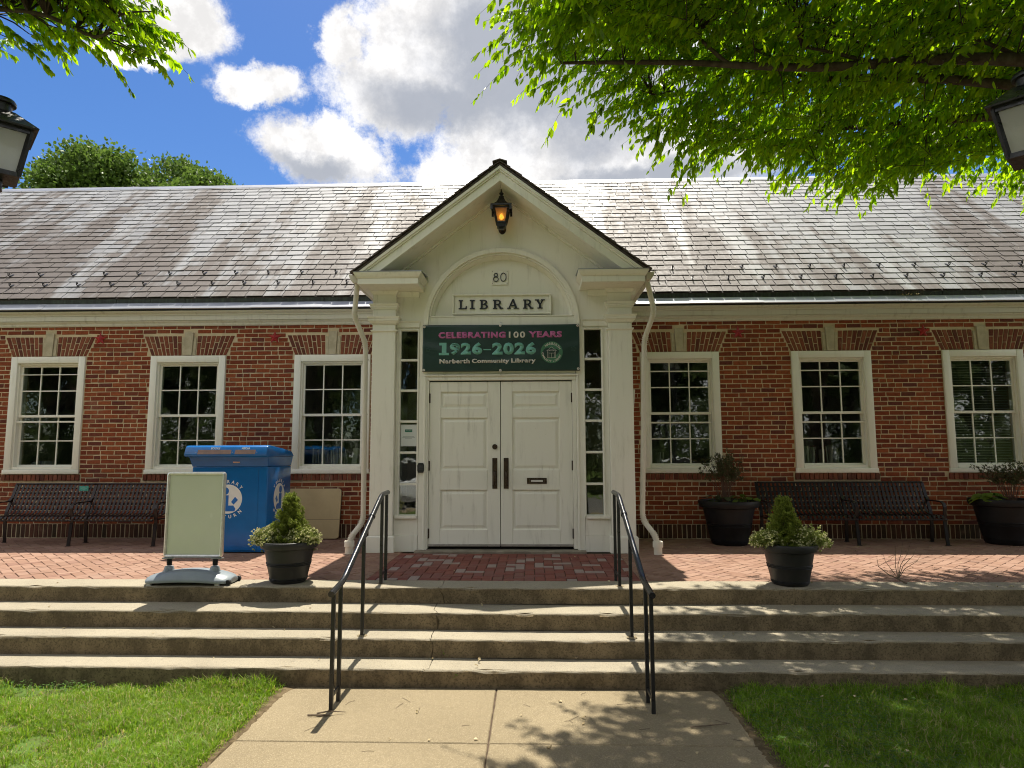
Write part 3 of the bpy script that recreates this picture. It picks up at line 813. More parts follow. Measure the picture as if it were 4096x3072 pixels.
# sidelights
pm = MB().box(-0.1055, 0.1055, -0.003, 0.003, -0.181, 0.181).mesh('pane'); pm.materials.append(M_GLASS)
for x0, x1, gx0, gx1 in ((-1.737, -1.438, -1.678, -1.467), (0.640, 0.955, 0.657, 0.868)):
    m = MB()
    if gx0 < 0: x0_, x1_ = x0, x1
    m.box(x0, gx0, -1.252, -1.20, 0.405, 2.811); m.box(gx1, x1, -1.252, -1.20, 0.405, 2.811)
    m.box(gx0, gx1, -1.252, -1.20, 2.770, 2.811)
    sl = ob('sidelight', m, M_WHITE, B, bevel=0.003)
    m = MB(); m.box(x0 + .001, x1 - .001, -1.275, -1.19, 2.813, 2.875); frustum(m, (x0, x1, -1.278, -1.19), (x0 - .012, x1 + .0, -1.292, -1.19), 2.876, 2.892); ob('sidelight_head', m, M_WHITE, sl)
    m = MB(); m.box(gx0 - 0.025, gx0 - 0.004, -1.266, -1.2525, 0.43, 2.79); m.box(gx1 + 0.004, gx1 + 0.025, -1.266, -1.2525, 0.43, 2.79); m.box(gx0 - 0.004, gx1 + 0.004, -1.266, -1.2525, 2.774, 2.79)
    ob('glazing_bead', m, M_WHITE, sl, bevel=0.004)
    m = MB(); m.box(x0 + 0.012, x1 - 0.012, -1.295, -1.20, 0.405, 0.442); m.box(gx0, gx1, -1.256, -1.20, 0.4425, 0.452); ob('sill', m, M_WHITE, sl, bevel=0.004)
    m = MB(); m.box(x0 + .002, x1 - .002, -1.256, -1.20, 0.20, 0.404); m.box(x0 + .002, x1 - .002, -1.268, -1.20, 0.0, 0.199); ob('apron', m, M_WHITE, sl, bevel=0.003)
    hh = (2.770 - 0.452 - 5 * 0.030) / 6; m = MB()
    for k in range(6):
        z = 0.452 + k * (hh + 0.030)
        if k: ob('muntin', MB().box(gx0, gx1, -1.250, -1.215, z - 0.030, z), M_WHITE, sl, bevel=0.003)
        o = ob('pane', pm, None, sl, loc=((gx0 + gx1) / 2, -1.222, z + hh / 2)); o.scale = (1, 1, hh / 0.362); o.rotation_euler = (random.uniform(-.004, .004), 0, random.uniform(-.008, .008))
# door casing, threshold, double doors
m = MB()
m.box(-1.437, -1.330, -1.264, -1.15, 0.0, 2.2355); m.box(-1.437, -1.391, -1.263, -1.15, 2.236, 2.811); dc = ob('door_casing', m, M_WHITE, B, bevel=0.003)
m = MB(); m.box(0.548, 0.639, -1.264, -1.15, 0.0, 2.2355); m.box(0.601, 0.639, -1.263, -1.15, 2.236, 2.811); ob('door_casing', m, M_WHITE, B, bevel=0.003)
m = MB(); m.box(-1.376, -1.352, -1.280, -1.2645, 0.0, 2.18); m.box(0.552, 0.576, -1.280, -1.2645, 0.0, 2.18); m.box(-1.376, 0.576, -1.280, -1.2625, 2.181, 2.204)
m.box(-1.329, -1.314, -1.262, -1.16, 0.036, 2.128); m.box(0.496, 0.547, -1.258, -1.16, 0.036, 2.128); m.box(-1.329, 0.547, -1.2615, -1.16, 2.1285, 2.169)
ob('door_bead', m, M_WHITE, dc, bevel=0.004)
ob('threshold', MB().box(-1.46, 0.64, -1.385, -1.15, -0.02, 0.026), simple('worn_threshold', (0.27, 0.24, 0.18), (0.18, 0.15, 0.11), 6, rough=0.8), B, bevel=0.006)
ob('door_gap', MB().box(-1.33, 0.548, -1.185, -1.12, 0.0265, 2.169), M_BLACK, B)
for s, lx0, lx1, px0, px1 in ((-1, -1.311, -0.412, -1.165, -0.572), (1, -0.404, 0.494, -0.258, 0.332)):
    m = MB(); y0, y1 = -1.232, -1.19
    m.box(lx0, px0, y0, y1, 0.062, 2.112); m.box(px1, lx1, y0, y1, 0.062, 2.112)
    zz = [0.062, 0.268, 0.752, 1.003, 1.652, 1.775, 1.983, 2.112]
    for k in (0, 2, 4, 6): m.box(px0, px1, y0, y1, zz[k], zz[k + 1])
    d = ob('door', m, M_DOOR, B, bevel=0.006, seg=2)
    for z0, z1 in ((0.268, 0.752), (1.003, 1.652), (1.775, 1.983)):
        m = MB(); m.box(px0, px1, -1.212, -1.195, z0, z1)
        e = 0.022; r = (px0 + e, px1 - e, z0 + e, z1 - e); q = (px0 + e + .03, px1 - e - .03, z0 + e + .03, z1 - e - .03)
        m.add([(r[0], -1.2125, r[2]), (r[1], -1.2125, r[2]), (r[1], -1.2125, r[3]), (r[0], -1.2125, r[3]), (q[0], -1.224, q[2]), (q[1], -1.224, q[2]), (q[1], -1.224, q[3]), (q[0], -1.224, q[3])],
              [(4, 5, 6, 7), (0, 1, 5, 4), (1, 2, 6, 5), (2, 3, 7, 6), (3, 0, 4, 7)])
        ob('door_panel', m, M_DOOR, d)
    m = MB(); m.box(lx0 + 0.002, lx1 - 0.002, -1.240, -1.2325, 0.066, 0.092); ob('door_sweep', m, M_ALU, d)
    hx = lx0 - 0.002 if s < 0 else lx1 + 0.002
    for z in (0.22, 1.055, 1.905):
        m = MB().tube([(hx, -1.244, z - 0.062), (hx, -1.244, z + 0.062)], 0.0075, 8); m.box(hx - 0.016 if s > 0 else hx, hx if s > 0 else hx + 0.016, -1.236, -1.2325, z - 0.06, z + 0.06); ob('hinge', m, M_BRONZE, d)
    cx = -0.480 if s < 0 else -0.338
    m = MB().box(cx - 0.031, cx + 0.031, -1.242, -1.2325, 0.770, 1.150)
    m.tube(smooth_path([(cx, -1.242, 0.985), (cx, -1.292, 0.965), (cx, -1.296, 0.90), (cx, -1.285, 0.835), (cx, -1.242, 0.815)]), [0.012] * 3 + [0.015] * 15 + [0.012] * 50, 8) if False else m.tube(smooth_path([(cx, -1.242, 0.985), (cx, -1.292, 0.965), (cx, -1.296, 0.90), (cx, -1.285, 0.835), (cx, -1.242, 0.815)]), 0.0135, 8)
    m.box(cx - 0.012, cx + 0.012, -1.285, -1.242, 0.992, 1.004)
    ob('handle', m, M_BRONZE, d, bevel=0.002)
    if s < 0:
        m = MB().prism([(cx + 0.033 * math.cos(a * math.pi / 12), 1.29 + 0.033 * math.sin(a * math.pi / 12)) for a in range(24)], 'y', -1.246, -1.2325)
        m.prism([(cx + 0.019 * math.cos(a * math.pi / 8), 1.29 + 0.019 * math.sin(a * math.pi / 8)) for a in range(16)], 'y', -1.258, -1.2465); ob('deadbolt', m, M_BRONZE, d)
    else:
        m = MB(); m.box(-0.078, 0.168, -1.243, -1.2325, 0.830, 0.844); m.box(-0.078, 0.168, -1.243, -1.2325, 0.888, 0.902); m.box(-0.078, -0.046, -1.243, -1.2325, 0.845, 0.887); m.box(0.136, 0.168, -1.243, -1.2325, 0.845, 0.887); m.box(-0.045, 0.135, -1.2355, -1.2325, 0.845, 0.887)
        ml = ob('mail_slot', m, M_BRONZE, d)
        ob('mail_label', MB().box(-0.030, 0.120, -1.2375, -1.236, 0.853, 0.876), simple('label_paper', (0.62, 0.60, 0.55), rough=0.6), d)

# black lettering with slab serifs
def serif_word(m, y0, y1, z, hgt, letters, X):
    """letters: (character, x0, x1) placed along the wall"""
    k = [0]
    def P(poly, a, b):
        k[0] += 1; m.prism([(a + x * (b - a), z + zz * hgt) for x, zz in poly], 'y', y0 - 0.0002 * (k[0] % 5), y1)
    def rect(a, b, x0, x1, z0, z1): P([(x0, z0), (x1, z0), (x1, z1), (x0, z1)], a, b)
    def arc(a, b, cx, cz, rx, rz, t, tz, a0=-90, a1=90):
        n = 10
        for i in range(n):
            u, v = R(a0 + (a1 - a0) * i / n), R(a0 + (a1 - a0) * (i + 1) / n)
            P([(cx + rx * math.cos(u), cz + rz * math.sin(u)), (cx + rx * math.cos(v), cz + rz * math.sin(v)), (cx + (rx - t) * math.cos(v), cz + (rz - tz) * math.sin(v)), (cx + (rx - t) * math.cos(u), cz + (rz - tz) * math.sin(u))], a, b)
    for ch, a, b in letters:
        a, b = X(a), X(b); t = 0.11
        if ch == 'L':
            rect(a, b, .14, .38, 0, 1); rect(a, b, 0, .52, .9, 1); rect(a, b, 0, .95, 0, .11); P([(.80, 0), (1, 0), (1, .34), (.90, .34)], a, b)
        if ch == 'I':
            rect(a, b, .30, .70, 0, 1); rect(a, b, 0, 1, 0, .11); rect(a, b, 0, 1, .89, 1)
        if ch == 'B':
            rect(a, b, .12, .36, 0, 1); rect(a, b, 0, .55, .9, 1); rect(a, b, 0, .58, 0, .1); rect(a, b, .3, .55, .47, .57)
            arc(a, b, .52, .76, .40, .24, .22, .10); arc(a, b, .55, .27, .45, .27, .24, .10)
        if ch == 'R':
            rect(a, b, .10, .30, 0, 1); rect(a, b, 0, .5, .9, 1); rect(a, b, 0, .42, 0, .1); rect(a, b, .26, .45, .44, .54)
            arc(a, b, .43, .72, .36, .28, .19, .10); P([(.40, .48), (.58, .50), (.86, .08), (.64, .08)], a, b); rect(a, b, .64, 1, 0, .1)
        if ch == 'A':
            P([(.10, .06), (.20, .06), (.55, .94), (.45, 1.06)], a, b); P([(.66, .06), (.88, .06), (.58, 1.06), (.45, 1.06)], a, b)
            rect(a, b, .25, .72, .30, .39); rect(a, b, 0, .30, 0, .09); rect(a, b, .55, 1, 0, .09)
        if ch == 'Y':
            P([(.10, .95), (.33, .95), (.58, .48), (.42, .42)], a, b); P([(.72, .95), (.86, .95), (.60, .42), (.50, .50)], a, b)
            rect(a, b, .40, .62, .05, .48); rect(a, b, .24, .78, 0, .1); rect(a, b, 0, .44, .9, 1); rect(a, b, .60, 1, .9, 1)
    return m
ls = thing('library_sign', 'white framed name board reading LIBRARY in black under the arch', 'sign', (-0.395, -1.167, 2.99))
def lx(q): return (q - 940) * 1.054e-3 - 0.001
m = MB(); m.box(-0.612, 0.612, -0.022, 0.016, 0.0, 0.262); ob('board', m, M_WHITE, ls, bevel=0.002)
m = MB(); e = 0.028
m.box(-0.64, 0.64, -0.05, 0.016, -e, 0.0 - .001); m.box(-0.64, 0.64, -0.05, 0.016, 0.263, 0.263 + e); m.box(-0.64, -0.613, -0.05, 0.016, 0, 0.262); m.box(0.613, 0.64, -0.05, 0.016, 0, 0.262)
m.v = [(x, y, 0.131 + (z - 0.131) * 0.84) for x, y, z in m.v]
ob('sign_frame', m, M_WHITE, ls, bevel=0.006)
m = serif_word(MB(), -0.040, -0.021, 0.070, 0.119, [('L', 415, 514), ('I', 551, 612), ('B', 673, 774), ('R', 835, 962), ('A', 1010, 1152), ('R', 1205, 1330), ('Y', 1350, 1470)], lx)
ob('lettering', m, M_BLACKLET, ls)
hn = thing('house_number_plaque', 'small square white plaque with thin black number 80 inside the arch', 'number plaque', (-0.42, -1.152, 3.385))
m = MB().box(-0.110, 0.110, -0.014, 0.002, 0, 0.196); ob('plate', m, M_WHITE, hn, bevel=0.003)
def ring(m, cx, cz, rx, rz, t, y0, y1, n=28):
    for i in range(n):
        u, v = 2 * math.pi * i / n, 2 * math.pi * (i + 1) / n
        m.prism([(cx + rx * math.cos(u), cz + rz * math.sin(u)), (cx + rx * math.cos(v), cz + rz * math.sin(v)), (cx + (rx - t) * math.cos(v), cz + (rz - t) * math.sin(v)), (cx + (rx - t) * math.cos(u), cz + (rz - t) * math.sin(u))], 'y', y0, y1)
m = MB(); ring(m, -0.050, 0.130, 0.028, 0.027, 0.009, -0.026, -0.014); ring(m, -0.050, 0.074, 0.036, 0.034, 0.009, -0.0262, -0.014); ring(m, 0.047, 0.100, 0.040, 0.059, 0.009, -0.026, -0.014)
ob('numerals', m, M_BLACKLET, hn)
m = MB()
for x in (-0.096, 0.096):
    for z in (0.018, 0.178): m.tube([(x, -0.018, z), (x, -0.013, z)], 0.004, 6)
ob('screws', m, M_BRONZE, hn)

# banner over the doors
M_BANNER = simple('green_vinyl', (0.010, 0.034, 0.026), (0.014, 0.044, 0.033), 4, rough=0.36, spec=0.5)
M_PINK = simple('print_pink', (0.47, 0.12, 0.30), rough=0.5); M_TEAL = simple('print_teal', (0.155, 0.40, 0.33), rough=0.5)
M_PRINTW = simple('print_white', (0.60, 0.56, 0.50), rough=0.5); M_SEAL = simple('print_green', (0.055, 0.175, 0.095), rough=0.5); M_FAINT = simple('print_faint', (0.03, 0.075, 0.062), rough=0.5)
bn = thing('vinyl_banner', 'dark green vinyl banner with pink and teal centenary lettering above the doors', 'banner', (-0.40, -1.318, 2.235))
BW, BHH = 1.985, 0.594; nx, nz = 90, 30; vs = []; fs = []
def wr(u, v):
    a = 0.006 * math.sin(9 * (u + 0.7 * v) + 1) * math.exp(-((u + .25 * (1 - v)) * 4) ** 2) + 0.006 * math.exp(-((v - .12 - .85 * (u - .5)) * 9) ** 2) * (u > .5) + 0.006 * math.exp(-((v - .12 + .85 * (u - .5)) * 9) ** 2) * (u < .5)
    return -a - 0.004 * math.sin(u * 17 + 3 * v) * math.sin(v * 3.1)
for j in range(nz + 1):
    for i in range(nx + 1):
        u, v = i / nx, j / nz
        vs.append(((u - .5) * BW, wr(u, v) + 0.006, v * BHH + 0.004 * math.sin(u * 6.28 * 1.0) * (v - .5)))
for j in range(nz):
    for i in range(nx): a = j * (nx + 1) + i; fs.append((a, a + 1, a + nx + 2, a + nx + 1))
m = MB().add(vs, fs); me = m.mesh('sheet', 60); o = ob('sheet', me, M_BANNER, bn)
sol_ = o.modifiers.new('thickness', 'SOLIDIFY'); sol_.thickness = 0.0015; sol_.offset = 1
def bx(q): return -BW / 2 + (q + 19) * 1.0356e-3
def bz(q): return BHH - (q - 1048) * 1.046e-3
def drape(me):
    for v in me.vertices:
        u, w = (v.co.x + BW / 2) / BW, v.co.z / BHH
        v.co.y += wr(min(max(u, 0), 1), min(max(w, 0), 1)) + 0.003
def btext(s, x0, x1, y0, y1, mat, fat, sp=1.0):
    me = text_mesh(s, bx(x1) - bx(x0), bz(y0) - bz(y1), 0.0006, fat, sp)
    for v in me.vertices: v.co.x += bx(x0); v.co.z += bz(y1)
    drape(me); ob('lettering', me, mat, bn)
btext('CELEBRATING', 175, 1000, 1132, 1211, M_PINK, 0.06, 1.14); btext('100', 1038, 1238, 1132, 1211, M_PRINTW, 0.028, 1.22); btext('YEARS', 1278, 1687, 1130, 1208, M_PINK, 0.06, 1.14)
btext('926', 314, 714, 1262, 1416, M_TEAL, 0.055, 1.15); btext('2026', 834, 1370, 1262, 1416, M_TEAL, 0.055, 1.15)
me = MB().box(bx(728), bx(820), -0.0006, 0, bz(1358), bz(1346)).mesh('dash'); drape(me); ob('lettering', me, M_TEAL, bn)
m = MB().prism([(bx(a), bz(b)) for a, b in ((183, 1416), (305, 1416), (305, 1388), (274, 1388), (274, 1263), (186, 1263), (186, 1296), (218, 1296), (218, 1388), (183, 1388))], 'y', -0.0007, 0)
me = m.mesh('numeral'); drape(me); ob('lettering', me, M_TEAL, bn)
btext('Narberth', 190, 561, 1462, 1518, M_PRINTW, 0.042, 1.1); btext('Community', 587, 1043, 1462, 1530, M_PRINTW, 0.042, 1.1); btext('Library', 1067, 1364, 1460, 1529, M_PRINTW, 0.042, 1.1)
cx, cz = bx(1558), bz(1390); rr = 0.139
m = disc((cx, cz), rr, -0.0006, 0, 48); me = m.mesh('seal'); drape(me); seal = ob('seal', me, M_SEAL, bn)
m = arc_text('NARBERTH', cx, cz, rr * 0.80, 128, 28, 0.030, False, 0.012); me = m.mesh('seal_lettering'); drape(me)
for v in me.vertices: v.co.y -= 0.0012
ob('seal_lettering', me, M_PRINTW, bn)
m = arc_text('COMMUNITY LIBRARY', cx, cz, rr * 0.82, 186, 340, 0.024, True, 0.012); me = m.mesh('seal_lettering'); drape(me)
for v in me.vertices: v.co.y -= 0.0012
ob('seal_lettering', me, M_PRINTW, bn)
m = MB()
def ln(x0, z0, x1, z1, w=0.0035): m.bar((cx + x0, -0.002, cz + z0), (cx + x1, -0.002, cz + z1), w, 0.001, (0, 1, 0))
ln(-.062, .018, 0, .068); ln(0, .068, .062, .018); ln(-.062, .018, .062, .018); ln(-.05, .012, -.05, -.07); ln(.05, .012, .05, -.07); ln(-.056, -.07, .056, -.07); ln(-.034, .004, -.034, -.07); ln(.034, .004, .034, -.07); ln(0, -.012, 0, -.07); ln(-.034, -.012, .034, -.012)
ln(-.026, .03, .026, .03); ln(-.026, .018, -.026, .03); ln(.026, .018, .026, .03)
me = m.mesh('seal_drawing'); drape(me)
for v in me.vertices: v.co.y -= 0.0006
ob('seal_drawing', me, M_PRINTW, bn)
m = MB()
for q, (a, b, r) in enumerate(((50, 1350, .030), (1826, 1345, .036))):
    c = (bx(a), bz(b)); ps_ = [(c[0] + (r if k % 2 == 0 else r * .5) * math.sin(k * math.pi / 5 + .2), c[1] + (r if k % 2 == 0 else r * .5) * math.cos(k * math.pi / 5 + .2)) for k in range(10)]
    for k in range(10): m.bar((ps_[k][0], -0.001, ps_[k][1]), (ps_[(k + 1) % 10][0], -0.001, ps_[(k + 1) % 10][1]), 0.005, 0.001, (0, 1, 0))
me = m.mesh('print_star'); drape(me); ob('print_star', me, M_FAINT, bn)
gm = MB().lathe([(0.0045, -0.004), (0.013, -0.005), (0.016, -0.002), (0.016, 0.0)], seg=18); gm.v = [(x, z, y) for x, y, z in gm.v]
gme = gm.mesh('grommet', 40); gme.materials.append(M_PRINTW)
for x, z in ((-BW / 2 + .022, .02), (BW / 2 - .022, .025), (-BW / 2 + .022, BHH - .022), (BW / 2 - .022, BHH - .02), (-.005, BHH - .012), (-.005, .010)): ob('grommet', gme, None, bn, loc=(x, -0.010, z))
m = MB()
for z0, z1 in ((BHH - .015, BHH + .035), (.012, -.035)):
    m.tube([(-.005, -.014, z0), (.006, -.016, (z0 + z1) / 2), (.0, -.006, z1)], .0035, 6); m.lathe([(0.0, -.010), (.013, -.006), (.014, 0)], (0.0, 0.012, z1), 12)
ob('hook', m, M_ALU, bn)

# lit lantern under the gable
M_AMBER, hh_, oo_ = newmat('lantern_glass')
t_ = hh_.new('ShaderNodeBsdfTransparent'); t_.inputs[0].default_value = (0.70, 0.55, 0.34, 1)
d_ = hh_.new('ShaderNodeBsdfTranslucent'); d_.inputs[0].default_value = (0.40, 0.29, 0.16, 1); g_ = hh_.new('ShaderNodeBsdfGlossy'); g_.inputs['Roughness'].default_value = 0.15
mx_ = hh_.new('ShaderNodeMixShader'); mx_.inputs[0].default_value = 0.6; hh_.l.new(t_.outputs[0], mx_.inputs[1]); hh_.l.new(d_.outputs[0], mx_.inputs[2])
m2_ = hh_.new('ShaderNodeMixShader'); m2_.inputs[0].default_value = 0.06; hh_.l.new(mx_.outputs[0], m2_.inputs[1]); hh_.l.new(g_.outputs[0], m2_.inputs[2]); hh_.l.new(m2_.outputs[0], oo_.inputs[0])
M_BULB, hh_, oo_ = newmat('lit_bulb')
e_ = hh_.new('ShaderNodeEmission'); e_.inputs[0].default_value = (1.0, 0.60, 0.13, 1); e_.inputs[1].default_value = 3.6; hh_.l.new(e_.outputs[0], oo_.inputs[0])
wl = thing('wall_lantern', 'black pointed lantern with a lit amber bulb under the porch gable', 'lantern', (-0.382, -1.47, 4.02))
q4 = math.pi / 4; s2 = math.sqrt(2)
m = MB().lathe([(0.0, 0.28), (0.130 * s2, 0.28), (0.132 * s2, 0.275), (0.132 * s2, 0.292), (0.12 * s2, 0.300), (0.085 * s2, 0.318), (0.056 * s2, 0.350), (0.036 * s2, 0.395), (0.027 * s2, 0.425), (0.0, 0.425)], seg=4, rot=q4)
for s in range(4):
    a, b = [(-.133, -.133), (.133, -.133), (.133, .133), (-.133, .133)][s], [(.133, -.133), (.133, .133), (-.133, .133), (-.133, -.133)][s]
ob('cap', m, M_IRON, wl)
m = MB()
for sx, sy in ((-1, -1), (1, -1), (1, 1), (-1, 1)): m.box(sx * .133 - (.028 if sx > 0 else 0), sx * .133 + (.028 if sx < 0 else 0), sy * .133 - (.004 if sy > 0 else 0), sy * .133 + (.004 if sy < 0 else 0), .215, .276)
ob('corner_drop', m, M_IRON, wl)
m = MB().lathe([(0.0, .42), (.030, .42), (.034, .430), (.020, .437), (.016, .452), (.027, .462), (.029, .472), (.012, .486), (.006, .515), (.0, .545)], seg=14); ob('finial', m, M_IRON, wl, smooth=50)
m = MB()
for sx, sy in ((-1, -1), (1, -1), (1, 1), (-1, 1)): m.bar((sx * .096, sy * .096, .278), (sx * .056, sy * .056, .075), .020, .020, (sx, sy, 0))
for a, z in ((.094, .262), (.060, .082)):
    w = .018
    m.box(-a, a, -a - .004, -a + .008, z - w / 2, z + w / 2); m.box(-a, a, a - .008, a + .004, z - w / 2, z + w / 2); m.box(-a - .003, -a + .008, -a + .009, a - .009, z - w / 2, z + w / 2); m.box(a - .008, a + .003, -a + .009, a - .009, z - w / 2, z + w / 2)
ob('frame', m, M_IRON, wl)
m = MB().lathe([(0.0, .0), (.030 * s2, .0), (.032 * s2, .018), (.054 * s2, .022), (.060 * s2, .072), (.0, .072)], seg=4, rot=q4); ob('bottom_cup', m, M_IRON, wl)
for s in range(4):
    a = s * math.pi / 2; m = MB(); top, bot = .088, .053
    vs = [(-bot, -bot - .001, .09), (bot, -bot - .001, .09), (top, -top - .001, .255), (-top, -top - .001, .255)]; vs += [(x, y + .003, z) for x, y, z in vs]
    m.add([(x * math.cos(a) - y * math.sin(a), x * math.sin(a) + y * math.cos(a), z) for x, y, z in vs], [(0, 1, 2, 3), (7, 6, 5, 4), (0, 4, 5, 1), (1, 5, 6, 2), (2, 6, 7, 3), (3, 7, 4, 0)]); ob('pane', m, M_AMBER, wl)
m = MB().lathe([(0.0, -.032), (.018, -.027), (.030, -.010), (.030, .010), (.020, .028), (.012, .045), (.0, .05)], (0, 0, .160), 16); ob('bulb', m, M_BULB, wl, smooth=60)
ob('bulb_holder', MB().tube([(0, 0.0, .205), (0, .0, .28)], .012, 8), M_IRON, wl)
m = MB().tube([(0, .12, .10), (0, .23, .08)], .016, 8).tube([(0, .05, .05), (0, .13, .10)], .012, 8); m.prism([(.05 * math.cos(k * math.pi / 10), .08 + .07 * math.sin(k * math.pi / 10)) for k in range(20)], 'y', .205, .222)
ob('wall_bracket', m, M_IRON, wl)

# keypad, notice in the glass, barn stars
kp = thing('door_keypad', 'small black push-button keypad on the casing left of the doors', 'keypad', (-1.404, -1.264, 0.97))
m = MB().prism([(-.033, .0), (.033, 0), (.043, .03), (.043, .09), (.03, .12), (-.03, .12), (-.043, .09), (-.043, .03)], 'y', -.030, 0); ob('case', m, simple('keypad_black', (.012, .012, .014), rough=.3), kp, bevel=.004)
m = MB()
for i in range(3):
    for j in range(4): m.box(-.024 + i * .018, -.012 + i * .018, -.034, -.030, .040 + j * .016, .050 + j * .016)
ob('buttons', m, simple('keypad_grey', (.06, .06, .065), rough=.4), kp)
nt = thing('paper_notice', 'white paper notice with a green heading taped inside the left sidelight', 'notice', (-1.572, -1.2275, 1.30))
ob('sheet', MB().box(-.100, .100, -.001, 0, 0, .272), simple('notice_paper', (.62, .65, .62), rough=.6), nt)
m = MB().box(-.046, .046, -.0016, -.001, .178, .212); ob('heading', m, simple('notice_green', (.02, .15, .10), rough=.6), nt, bevel=.0004)
m = MB()
for k, w in enumerate((.072, .080, .045)): m.box(-w, w, -.0014, -.001, .120 - k * .014, .125 - k * .014)
ob('printed_lines', m, simple('notice_grey', (.25, .28, .27), rough=.6), nt)
me = text_mesh('Library Hours', .07, .010, .0003, .01)
for v in me.vertices: v.co.x -= .035; v.co.z += .190; v.co.y -= .0017
ob('lettering', me, M_PRINTW, nt)
M_STAR = simple('red_star', (0.40, 0.008, 0.010), (0.28, 0.008, 0.01), 20, rough=0.5)
st = MB(); pts = [((.100 if k % 2 == 0 else .042) * math.sin(k * math.pi / 5), (.100 if k % 2 == 0 else .042) * math.cos(k * math.pi / 5)) for k in range(10)]
st.add([(x, -.006, z) for x, z in pts] + [(0, -.034, 0)], [(k, (k + 1) % 10, 10) for k in range(10)] + [tuple(range(10))[::-1]]); stm = st.mesh('wall_star'); stm.materials.append(M_STAR)
for x, z, lb in ((-6.47, 2.925, 'red metal star on the wall between the two windows above the left bench'), (-3.825, 2.925, 'red metal star on the wall above the blue book return'),
                 (2.985, 2.942, 'red metal star on the wall above the right planter with the thin shrub'), (5.62, 2.942, 'red metal star on the wall right of the window above the black bench')):
    o = ob('wall_star', stm, None, None, loc=(x, -.004, z), label=lb, cat='wall star', group='red stars on the brick wall'); o.rotation_euler = (0, random.uniform(-.12, .12), 0)

# ------------------------------------------------------------------ ground, terrace, steps, path
GZ = -0.585
M_GROUND = simple('lawn_soil', (0.085, 0.075, 0.030), (0.075, 0.125, 0.026), 5.0, 0.30, 0.55, rough=0.95, spec=0.1, bump=0.5, bscale=40)
gm_ = MB(); n = 24; ext = 240.0
gm_.add([(-ext, -ext, GZ - 0.012), (ext, -ext, GZ - 0.012), (ext, ext, GZ - 0.012), (-ext, ext, GZ - 0.012)], [(0, 1, 2, 3)])
ob('ground', gm_, M_GROUND, kind='structure')

def mat_concrete(name, a, b, stain, riser=None, agg=True):
    m, h, out = newmat(name); p = h.pos()
    n1 = h.noise(p, 1.3, 6, 0.6); n2 = h.noise(p, 9.0, 6, 0.65); n3 = h.noise(p, 150.0, 3, 0.6)
    col = h.mix(h.ramp(n1, 0.3, 0.7), a, b)
    col = h.mix(h.ramp(n2, 0.52, 0.75, 0, 0.55), col, stain)
    vo = h.new('ShaderNodeTexVoronoi'); h.put(vo.inputs['Vector'], p); vo.inputs['Scale'].default_value = 210.0
    sp = h.new('ShaderNodeSeparateColor'); h.put(sp.inputs[0], vo.outputs['Color'])
    if agg:   # exposed pebbles
        col = h.mix(h.ramp(sp.outputs[0], 0.55, 1.0, 0, 0.40), col, (0.42, 0.35, 0.23)); col = h.mix(h.ramp(sp.outputs[1], 0.70, 1.0, 0, 0.5), col, (0.13, 0.105, 0.07))
    col = h.mix(h.ramp(n3, 0.55, 0.8, 0, 0.4), col, h.vmath('SCALE', col, scale=0.55))
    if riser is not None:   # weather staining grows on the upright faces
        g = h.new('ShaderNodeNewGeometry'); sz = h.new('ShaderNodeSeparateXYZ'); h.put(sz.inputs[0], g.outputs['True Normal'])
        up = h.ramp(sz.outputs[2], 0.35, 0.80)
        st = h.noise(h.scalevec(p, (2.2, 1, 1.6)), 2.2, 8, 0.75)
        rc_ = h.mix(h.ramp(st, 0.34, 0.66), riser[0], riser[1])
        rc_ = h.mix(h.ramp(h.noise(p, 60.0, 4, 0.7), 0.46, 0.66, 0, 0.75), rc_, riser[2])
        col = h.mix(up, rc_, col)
    hb = h.math('ADD', n3, h.math('MULTIPLY', vo.outputs['Distance'], 0.8 if agg else 0.3))
    principled(h, out, col, 0.86, 0.25, normal=h.bump(hb, 0.5, 0.004))
    return m
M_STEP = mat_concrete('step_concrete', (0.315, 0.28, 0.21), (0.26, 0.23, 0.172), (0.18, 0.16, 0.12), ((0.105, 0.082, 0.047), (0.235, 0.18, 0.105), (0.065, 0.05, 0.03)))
M_PATH = mat_concrete('path_concrete', (0.225, 0.180, 0.108), (0.195, 0.155, 0.092), (0.165, 0.13, 0.077))
M_SAND = simple('joint_sand', (0.10, 0.07, 0.05), (0.06, 0.045, 0.03), 12, rough=0.95, spec=0.1)

def mat_paver(name, cols):
    m, h, out = newmat(name); r = h.rnd(); p = h.pos()
    cr = h.new('ShaderNodeValToRGB'); e = cr.color_ramp
    while len(e.elements) < len(cols): e.elements.new(0.5)
    for i, (el, c) in enumerate(zip(e.elements, cols)): el.position = c[0]; el.color = (*c[1], 1)
    if len(cols[0]) > 2: e.interpolation = 'CONSTANT'
    h.put(cr.inputs[0], r)
    n2 = h.noise(p, 120.0, 4, 0.65); n1 = h.noise(p, 2.0, 5, 0.6)
    col = h.mix(h.ramp(n2, 0.5, 0.75, 0, 0.5), cr.outputs[0], h.vmath('SCALE', cr.outputs[0], scale=0.6))
    col = h.mix(h.ramp(n1, 0.5, 0.75, 0, 0.35), col, (0.16, 0.115, 0.09))
    principled(h, out, col, 0.85, 0.25, normal=h.bump(n2, 0.5, 0.003))
    return m
M_PAVER = mat_paver('paver_pink', [(0.0, (0.225, 0.128, 0.088)), (0.4, (0.255, 0.15, 0.105)), (0.75, (0.285, 0.176, 0.128)), (1.0, (0.21, 0.115, 0.083))])
M_PAVER_R = mat_paver('paver_red', [(0.0, (0.17, 0.055, 0.042), 1), (0.3, (0.20, 0.068, 0.05), 1), (0.6, (0.185, 0.075, 0.06), 1), (0.84, (0.28, 0.215, 0.19), 1)])
TY0, TY1 = -3.075, 0.0
